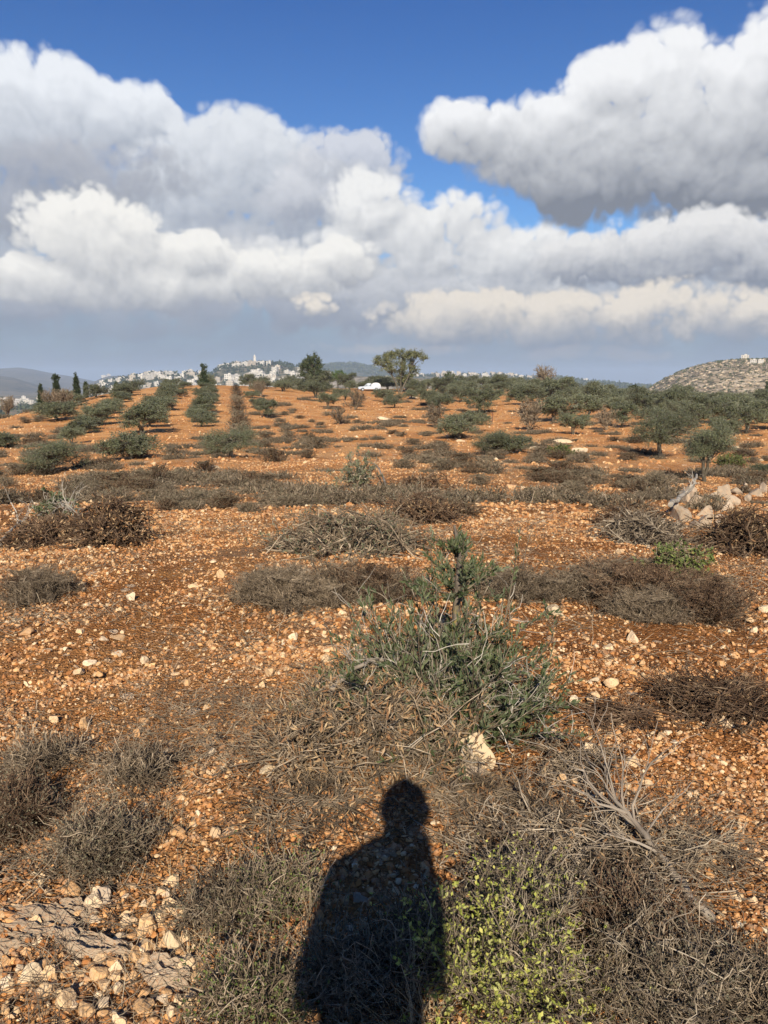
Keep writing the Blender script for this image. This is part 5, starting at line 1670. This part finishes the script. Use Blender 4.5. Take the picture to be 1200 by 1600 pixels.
house('town_hill', 152, -0.45, 'long low white building at the left end of the town behind the slim cypresses', None, LONG, 1.3, 'long_building', 0.2)
for px, w, lab in ((1162, 0.02, 'white block building on top of the rocky hill'), (1176, -0.22, 'left of two white huts below the top of the rocky hill'), (1185, -0.22, 'right of two white huts below the top of the rocky hill')):
    house('rocky_hill', px, w, lab, 'buildings of the rocky hill', HOUSES[0], 0.62 if px == 1162 else 0.48, 'hut')
for k in range(34):
    az = rng.uniform(-28.5, -23.5); d = rng.uniform(1500, 2300)
    x, y = d * math.sin(R(az)), d * math.cos(R(az))
    o = put('house', HOUSES[int(rng.integers(len(HOUSES)))], None, (x, y, float(ground_z(x, y))), rng.uniform(0, 3), rng.uniform(0.8, 1.2))
    tag(o, 'small white house in the valley town at the far left', 'house', 'houses of the valley town')

# the slender white tower on the hilltop
az_, _ = pix_azel(398, 570)
p = on_hill('town_hill', az_, 2200)
tw = thing('white_tower', 'slender white tower rising above the hilltop of the town', 'tower', (p.x, p.y, p.z - 2), 0.3, scale=1.35)
g = Geo(); g.box((0, 0, 3), (7, 7, 10), 0); g.box((0, 0, 13), (4.4, 4.4, 10), 0, taper=0.92); put('shaft', g.mesh('shaft', [m_wall]), tw)
g = Geo(); g.box((0, 0, 18.5), (5.4, 5.4, 0.9), 0); put('balcony', g.mesh('balcony', [m_wall]), tw)
g = Geo(); g.box((0, 0, 20.2), (3.2, 3.2, 2.6), 0); g.box((0, 0, 22.6), (3.0, 3.0, 2.4), 0, taper=0.1); put('cap', g.mesh('cap', [m_wall]), tw)


# far woods and scrub on the hills, seen as masses
def far_growth(name, label, spots, size, mat, per=16, seed=0, tall=1.0):
    r = np.random.default_rng(seed)
    C = np.array(spots); n = len(C)
    s = r.uniform(0.6, 1.3, n) * size
    i = np.repeat(np.arange(n), per)
    D = rand_dirs(r, len(i)); D[:, 2] = np.abs(D[:, 2])
    P = C[i] + D * (s[i] * 0.5)[:, None] * np.array([1, 1, 1.5 * tall]) * r.uniform(0.4, 1, (len(i), 1))
    V, Q = leaf_quads(P, D + r.normal(size=D.shape) * 0.6, rand_dirs(r, len(i)), s[i] * 0.55, s[i] * 0.42)
    tag(put(name, new_mesh(name, V, Q, None, [mat])), label, 'wood', kind='stuff')


def hill_spots(h, n, px0, px1, w0, w1, lift=0.0, seed=0):
    r = np.random.default_rng(seed); out = []
    f, D, W = HILLS[h]
    for k in range(n):
        az, _ = pix_azel(r.uniform(px0, px1), 590); d = D + r.uniform(w0, w1) * W
        p = on_hill(h, az, d); out.append((p.x, p.y, p.z + lift))
    return out


far_growth('town_trees', 'dark trees between the white houses of the town', hill_spots('town_hill', 260, 140, 330, -0.6, 0.03, 0, 1) + hill_spots('town_hill', 130, 335, 500, -0.10, 0.05, 2, 2) + hill_spots('town_hill', 220, 325, 520, -0.75, -0.05, 0, 3) + hill_spots('town_ridge_hill', 150, 600, 850, -0.4, 0.05, 0, 4), 9.0, m_cyp, 14, 1, 1.1)
far_growth('far_woods', 'dark far woods covering the ridges', hill_spots('forest_ridge_hill', 900, 470, 700, -0.5, 0.05, 0, 5) + hill_spots('wooded_ridge_hill', 1100, 770, 1080, -0.6, 0.05, 0, 6), 13.0, m_dark, 12, 2)
far_growth('hill_scrub', 'dark scrub dotted over the rocky hill', hill_spots('rocky_hill', 2600, 1000, 1420, -0.85, 0.05, 0, 7), 2.0, m_dark, 8, 3, 0.5)
_r = np.random.default_rng(9); _sp = []
for k in range(420):
    a_ = R(_r.uniform(-31, -21)); d_ = _r.uniform(700, 2400); _sp.append((d_ * math.sin(a_), d_ * math.cos(a_), float(ground_z(d_ * math.sin(a_), d_ * math.cos(a_)))))
far_growth('valley_trees', 'dark trees in the valley at the far left', _sp, 8.0, m_dark, 12, 4)

# pale rocks of the rocky hill's terraces
m_hillrock = stone_material('grey_hill_limestone', [(0.0, (0.30, 0.23, 0.15)), (1.0, (0.48, 0.40, 0.29))], 0.5, 0.1, island=True, bd=0.05)
r_ = np.random.default_rng(77); g = Geo(); Vr, Tr = ICO[1]
for (x, y, z) in hill_spots('rocky_hill', 1300, 1000, 1420, -0.8, 0.04, 0, 8):
    s_ = r_.uniform(0.4, 1.3)
    g.add(Vr * np.array([s_ * 1.6, s_, s_ * 0.8]) * r_.uniform(0.8, 1.2, (len(Vr), 1)) + np.array([x, y, z]), None, Tr)
tag(put('hill_rocks', g.mesh('hill_rocks', [m_hillrock])), 'pale limestone ledges and boulders on the rocky hill', 'rocks', kind='stuff')


# ------------------------------------------------------------------ the pickup on the crest
m_paint = plain('white_car_paint', (0.42, 0.47, 0.53), 0.25, 0.5)
m_tyre = plain('black_rubber', (0.025, 0.025, 0.027), 0.85)
m_rim = plain('grey_steel', (0.35, 0.35, 0.36), 0.4, 0.5, 0.6)
m_canvas = plain('white_canvas', (0.62, 0.62, 0.61), 0.9)
m_lamp = plain('lamp_lens', (0.7, 0.7, 0.68), 0.1, 0.5)
m_red = plain('red_lamp_lens', (0.45, 0.03, 0.03), 0.15, 0.5)
m_plastic = plain('dark_plastic', (0.05, 0.05, 0.055), 0.6)


def extrude(profile, y0, y1, inset=0.0, zmin=None):
    """a side profile (x, z) given width; the part above zmin leans in"""
    n = len(profile); V = []
    for sgn, y in ((0, y0), (1, y1)):
        for x, z in profile:
            k = inset * max(0.0, (z - zmin) / 0.6) if zmin is not None else 0.0
            V.append((x, y + (k if sgn == 0 else -k), z))
    g = Geo(); q = [(k, (k + 1) % n, n + (k + 1) % n, n + k) for k in range(n)]
    g.add(V, q)
    c0 = np.mean(profile, 0)
    g.add([(c0[0], y0 + (inset * 0.5 if zmin else 0), c0[1])] + V[:n], None, [(0, 1 + (k + 1) % n, 1 + k) for k in range(n)])
    g.add([(c0[0], y1 - (inset * 0.5 if zmin else 0), c0[1])] + V[n:], None, [(0, 1 + k, 1 + (k + 1) % n) for k in range(n)])
    return g


def pickup(px, py, label, rz):
    p = at(px, py)
    o = thing('pickup_truck', label, 'pickup', p, rz)
    low = [(-2.45, 0.42), (2.45, 0.42), (2.5, 0.75), (2.48, 1.02), (0.35, 1.04), (-0.95, 1.04), (-2.2, 0.95), (-2.46, 0.80)]
    arch = []
    put('body', extrude(low, -0.88, 0.88).mesh('body', [m_paint]), o)
    cabin = [(-1.15, 1.043), (0.42, 1.043), (0.42, 1.42), (0.30, 1.66), (-0.35, 1.68), (-0.55, 1.60)]
    cb = put('cab', extrude(cabin, -0.80, 0.80, 0.14, 1.05).mesh('cab', [m_paint]), o)
    for s in (-1, 1):
        for a in ([(-0.92, 1.10), (-0.34, 1.10), (-0.34, 1.55), (-0.55, 1.53)], [(-0.26, 1.10), (0.32, 1.10), (0.30, 1.38), (0.22, 1.55), (-0.26, 1.56)]):
            V = [(x, s * (0.806 - 0.14 * (z - 1.05) / 0.6), z) for x, z in a] + [(x, s * (0.80 - 0.14 * (z - 1.05) / 0.6), z) for x, z in a]
            n = len(a); g = Geo(); c = np.mean(V[:n], 0)
            g.add(V[:n] + [c], None, [(k, (k + 1) % n, n) for k in range(n)]); g.add(V, [(k, (k + 1) % n, n + (k + 1) % n, n + k) for k in range(n)])
            put('side_window', g.mesh('side_window', [m_win]), cb)
    g = Geo(); g.add([(-1.155, -0.70, 1.09), (-1.155, 0.70, 1.09), (-0.585, 0.60, 1.60), (-0.585, -0.60, 1.60)], [(0, 1, 2, 3)]); put('windscreen', g.mesh('windscreen', [m_win]), cb)
    # arched cover over the bed
    t = np.linspace(0, np.pi, 13)
    cov = [(0.47, 1.045)] + [(1.46 - 0.98 * math.cos(a), 1.20 + 0.62 * math.sin(a)) for a in t] + [(2.45, 1.045)]
    put('canvas_cover', extrude(cov[::-1], -0.84, 0.84).mesh('canvas_cover', [m_canvas]), o)
    for x in (-1.55, 1.50):
        for s in (-1, 1):
            a = np.linspace(0, 2 * np.pi, 25)[:-1]
            def ring(r0, y): return np.stack([x + r0 * np.cos(a), np.full(24, s * y), 0.36 + r0 * np.sin(a)], 1)
            V = np.concatenate([ring(0.20, 0.70), ring(0.36, 0.70), ring(0.36, 0.905), ring(0.20, 0.905)])
            Q = [(b * 24 + k, b * 24 + (k + 1) % 24, ((b + 1) % 4) * 24 + (k + 1) % 24, ((b + 1) % 4) * 24 + k) for b in range(4) for k in range(24)]
            g = Geo(); g.add(V, Q); wh = put('wheel', g.mesh('wheel', [m_tyre], True), o)
            V = np.concatenate([ring(0.199, 0.885), [[x, s * 0.86, 0.36]]]); g = Geo(); g.add(V, None, [(k, (k + 1) % 24, 24) for k in range(24)])
            put('rim', g.mesh('rim', [m_rim]), wh)
    for s in (-1, 1):
        g = Geo(); g.box((-2.44, s * 0.66, 0.80), (0.06, 0.34, 0.16), 0); put('headlight', g.mesh('headlight', [m_lamp]), o)
        g = Geo(); g.box((2.49, s * 0.74, 0.86), (0.05, 0.16, 0.28), 0); put('tail_light', g.mesh('tail_light', [m_red]), o)
        g = Geo(); g.box((-0.90, s * 0.92, 1.14), (0.12, 0.16, 0.14), 0); put('wing_mirror', g.mesh('wing_mirror', [m_plastic]), o)
    g = Geo(); g.box((-2.50, 0, 0.52), (0.10, 1.7, 0.20), 0); put('bumper', g.mesh('bumper', [m_plastic]), o)


pickup(577, 611, 'white pickup with an arched white cover parked side-on on the crest below the gum tree', 0.12)

# a short rusty stake in the open soil
p = at(769, 660)
o = thing('marker_stake', 'short rusty stake standing alone in the open orange soil right of the olive pair', 'stake', p)
m_rust = plain('rusty_iron', (0.16, 0.07, 0.04), 0.8)
g = Geo(); t = np.linspace(0, 1, 6); P = np.stack([0.03 * np.sin(t * 3), 0 * t, -0.1 + 1.1 * t], 1); g.add(*tubes(P[None], np.full((1, 6), 0.045), 8)); put('post', g.mesh('post', [m_rust]), o)
g = Geo(); g.box((0.0, 0.0, 1.02), (0.14, 0.14, 0.08), 0); put('top_plate', g.mesh('top_plate', [m_rust]), o)


# ------------------------------------------------------------------ the photographer, standing behind the camera
def skin_body(name, joints, links, root, mat, sub=2):
    bm = bmesh.new(); lay = bm.verts.layers.skin.verify()
    ids = {}
    for k, (co, rad) in joints.items():
        v = bm.verts.new(co); v[lay].radius = rad if isinstance(rad, tuple) else (rad, rad); v[lay].use_root = (k == root); ids[k] = v
    for a, b in links: bm.edges.new((ids[a], ids[b]))
    me = bpy.data.meshes.new(name + '_rig'); bm.to_mesh(me); bm.free()
    tmp = bpy.data.objects.new(name + '_rig', me); COL.objects.link(tmp)
    md = tmp.modifiers.new('skin', 'SKIN'); md.use_smooth_shade = True
    sd = tmp.modifiers.new('sub', 'SUBSURF'); sd.levels = sub; sd.render_levels = sub
    dg = bpy.context.evaluated_depsgraph_get()
    out = bpy.data.meshes.new_from_object(tmp.evaluated_get(dg)); out.name = name
    bpy.data.objects.remove(tmp); bpy.data.meshes.remove(me)
    out.materials.clear(); out.materials.append(mat)
    return out


def photographer():
    sk = plain('skin', (0.45, 0.27, 0.19), 0.55); sh = plain('dark_blue_jacket', (0.05, 0.07, 0.12), 0.9); tr = plain('grey_trousers', (0.10, 0.10, 0.11), 0.9)
    hr = plain('dark_hair', (0.02, 0.015, 0.012), 0.7); bo = plain('brown_boots', (0.08, 0.05, 0.03), 0.7)
    o = thing('person', 'person in a dark jacket standing behind the camera, holding a phone up with both hands', 'person', (0, 0, 0))
    X, Y = -0.075, -0.33
    J = {'pelvis': ((X, Y, 0.90), (0.135, 0.11)), 'waist': ((X, Y, 1.04), (0.12, 0.10)), 'chest': ((X, Y + 0.01, 1.22), (0.13, 0.11)), 'upper': ((X + 0.02, Y + 0.01, 1.41), (0.10, 0.085)),
         'neck': ((X + 0.055, Y + 0.03, 1.475), 0.056), 'neck2': ((X + 0.075, Y + 0.05, 1.495), 0.050), 'jaw': ((X + 0.085, Y + 0.075, 1.525), (0.064, 0.072)), 'head': ((X + 0.085, Y + 0.06, 1.585), (0.074, 0.092)), 'crown': ((X + 0.085, Y + 0.05, 1.635), (0.060, 0.070)),
         'nose': ((X + 0.085, Y + 0.165, 1.565), 0.014),
         'earR': ((X + 0.172, Y + 0.055, 1.575), 0.016), 'earL': ((X - 0.002, Y + 0.055, 1.575), 0.016),
         'shR': ((0.050, Y + 0.06, 1.445), 0.055), 'shL': ((-0.175, Y - 0.02, 1.410), 0.055), 'elR': ((0.055, Y + 0.09, 1.10), 0.042), 'elL': ((-0.215, Y + 0.08, 1.09), 0.042),
         'wrR': ((0.040, -0.130, 1.275), 0.028), 'wrL': ((-0.046, -0.130, 1.275), 0.028), 'paR': ((0.034, -0.085, 1.345), (0.030, 0.020)), 'paL': ((-0.040, -0.085, 1.345), (0.030, 0.020)),
         'hipR': ((X + 0.10, Y, 0.86), 0.095), 'hipL': ((X - 0.10, Y, 0.86), 0.095), 'knR': ((X + 0.12, Y + 0.02, 0.47), 0.062), 'knL': ((X - 0.12, Y + 0.02, 0.47), 0.062),
         'anR': ((X + 0.13, Y - 0.02, 0.09), 0.042), 'anL': ((X - 0.13, Y - 0.02, 0.09), 0.042), 'toR': ((X + 0.15, Y + 0.16, 0.04), 0.038), 'toL': ((X - 0.15, Y + 0.16, 0.04), 0.038)}
    Lk = [('pelvis', 'waist'), ('waist', 'chest'), ('chest', 'upper'), ('upper', 'neck'), ('neck', 'neck2'), ('neck2', 'jaw'), ('jaw', 'head'), ('head', 'crown'), ('head', 'nose'), ('head', 'earR'), ('head', 'earL'),
          ('upper', 'shR'), ('upper', 'shL'), ('shR', 'elR'), ('shL', 'elL'), ('elR', 'wrR'), ('elL', 'wrL'), ('wrR', 'paR'), ('wrL', 'paL'),
          ('pelvis', 'hipR'), ('pelvis', 'hipL'), ('hipR', 'knR'), ('hipL', 'knL'), ('knR', 'anR'), ('knL', 'anL'), ('anR', 'toR'), ('anL', 'toL')]
    for s, sd, px_ in ((1, 'R', 0.055), (-1, 'L', -0.061)):
        bx = 0.046 if s > 0 else -0.052
        for k in range(4):
            a = f'f{k}{sd}'; z0 = 1.370 + (k - 1.5) * 0.021
            J[a + '1'] = ((bx - s * 0.004, -0.050, z0 + 0.02), 0.0090); J[a + '2'] = ((bx - s * 0.012, -0.026, z0 + 0.024), 0.0085); J[a + '3'] = ((bx - s * (0.030 + 0.004 * (k % 2)), -0.0195, z0 + 0.026), 0.0075)
            Lk += [('pa' + sd, a + '1'), (a + '1', a + '2'), (a + '2', a + '3')]
        J['th' + sd + '1'] = ((bx - s * 0.012, -0.090, 1.395), 0.010); J['th' + sd + '2'] = ((bx - s * 0.022, -0.066, 1.420), 0.0095); J['th' + sd + '3'] = ((bx - s * 0.034, -0.050, 1.435), 0.0085)
        Lk += [('pa' + sd, 'th' + sd + '1'), ('th' + sd + '1', 'th' + sd + '2'), ('th' + sd + '2', 'th' + sd + '3')]
    put('body', skin_body('body', J, Lk, 'pelvis', sk), o)

    def cloth(name, keys, links, root, grow_, mat, sub=2):
        j = {k: (J[k][0], tuple(c + grow_ for c in (J[k][1] if isinstance(J[k][1], tuple) else (J[k][1],) * 2))) for k in keys}
        put(name, skin_body(name, j, links, root, mat, sub), o)
    cloth('jacket', ['pelvis', 'waist', 'chest', 'upper', 'shR', 'shL', 'elR', 'elL', 'wrR', 'wrL'], [l for l in Lk if l[0] in ('pelvis', 'waist', 'chest', 'upper', 'shR', 'shL', 'elR', 'elL') and l[1] in ('waist', 'chest', 'upper', 'shR', 'shL', 'elR', 'elL', 'wrR', 'wrL')], 'pelvis', 0.014, sh)
    cloth('trousers', ['waist', 'pelvis', 'hipR', 'hipL', 'knR', 'knL', 'anR', 'anL'], [('waist', 'pelvis'), ('pelvis', 'hipR'), ('pelvis', 'hipL'), ('hipR', 'knR'), ('hipL', 'knL'), ('knR', 'anR'), ('knL', 'anL')], 'pelvis', 0.018, tr)
    for sd in 'RL':
        a, b = J['an' + sd], J['to' + sd]
        put('boot', skin_body('boot', {'a': ((a[0][0], a[0][1], 0.16), 0.055), 'b': (a[0], 0.055), 'c': (b[0], 0.046)}, [('a', 'b'), ('b', 'c')], 'b', bo), o)
    # hair: a cap over the skull
    V, T = ICO[4]; V = V * np.array([0.082, 0.102, 0.092]) + np.array([X + 0.085, Y + 0.045, 1.592])
    V += V * 0 + unit(V - np.array([X + 0.085, Y + 0.045, 1.6])) * (fbm(V[:, 0] * 40, V[:, 1] * 40 + V[:, 2] * 30, 3, 3) * 0.012)[:, None]
    keepf = [t for t in T if not (V[t][:, 1].mean() > Y + 0.10 and V[t][:, 2].mean() < 1.64) and V[t][:, 2].mean() > 1.53]
    put('hair', new_mesh('hair', V, None, keepf, [hr], smooth=True), o)
    ey = plain('eye', (0.6, 0.6, 0.58), 0.2, 0.5)
    for s in (-1, 1):
        V, T = ICO[2]; put('eye', new_mesh('eye', V * 0.012 + np.array([X + 0.085 + s * 0.032, Y + 0.147, 1.600]), None, T, [ey], smooth=True), o)
    g = Geo(); g.box((X + 0.085, Y + 0.150, 1.525), (0.045, 0.010, 0.012), 0); put('mouth', g.mesh('mouth', [plain('lips', (0.35, 0.15, 0.12), 0.5)]), o)
    ph = thing('phone', 'dark phone held up by the person in the dark jacket', 'phone', (0, 0, 0))
    g = Geo(); g.box((-0.003, -0.034, 1.45), (0.074, 0.008, 0.150), 0); put('case', g.mesh('case', [m_plastic]), ph)
    g = Geo(); g.box((-0.003, -0.0387, 1.45), (0.068, 0.001, 0.142), 0); put('screen', g.mesh('screen', [m_win]), ph)


photographer()

# ------------------------------------------------------------------ haze
hm, hnt, hout = material('air_haze')
pv = hnt.nodes.new('ShaderNodeVolumePrincipled')
pv.inputs['Color'].default_value = (0.64, 0.78, 0.98, 1.0)
pv.inputs['Density'].default_value = 0.00013
pv.inputs['Anisotropy'].default_value = 0.0
hnt.links.new(pv.outputs[0], hout.inputs['Volume'])
g = Geo(); g.box((0, 0, 0), (23800, 23800, 270), 0)
hz = put('haze', g.mesh('haze', [hm]))
tag(hz, 'pale blue air haze between the field and the far hills', 'haze', kind='stuff')

# ------------------------------------------------------------------ things alike in one small group are told apart by their order
ORD = ('first', 'second', 'third', 'fourth', 'fifth', 'sixth', 'seventh', 'eighth', 'ninth', 'tenth', 'eleventh', 'twelfth', 'thirteenth', 'fourteenth', 'fifteenth', 'sixteenth',
       'seventeenth', 'eighteenth', 'nineteenth', 'twentieth', 'twenty-first', 'twenty-second', 'twenty-third', 'twenty-fourth')
same = {}
for o in bpy.data.objects:
    if o.parent is None and o.get('label') and not o.get('kind'): same.setdefault(o['label'], []).append(o)
for lab, obs in same.items():
    if not 1 < len(obs) <= len(ORD) or len(lab.split()) > 13: continue
    obs.sort(key=lambda o: o.location.x / max(o.location.y, 0.1))
    for k, o in enumerate(obs):
        w = 'leftmost' if k == 0 else 'rightmost' if k == len(obs) - 1 else ORD[k] + ' from left'
        o['label'] = f'{lab}, {w}'
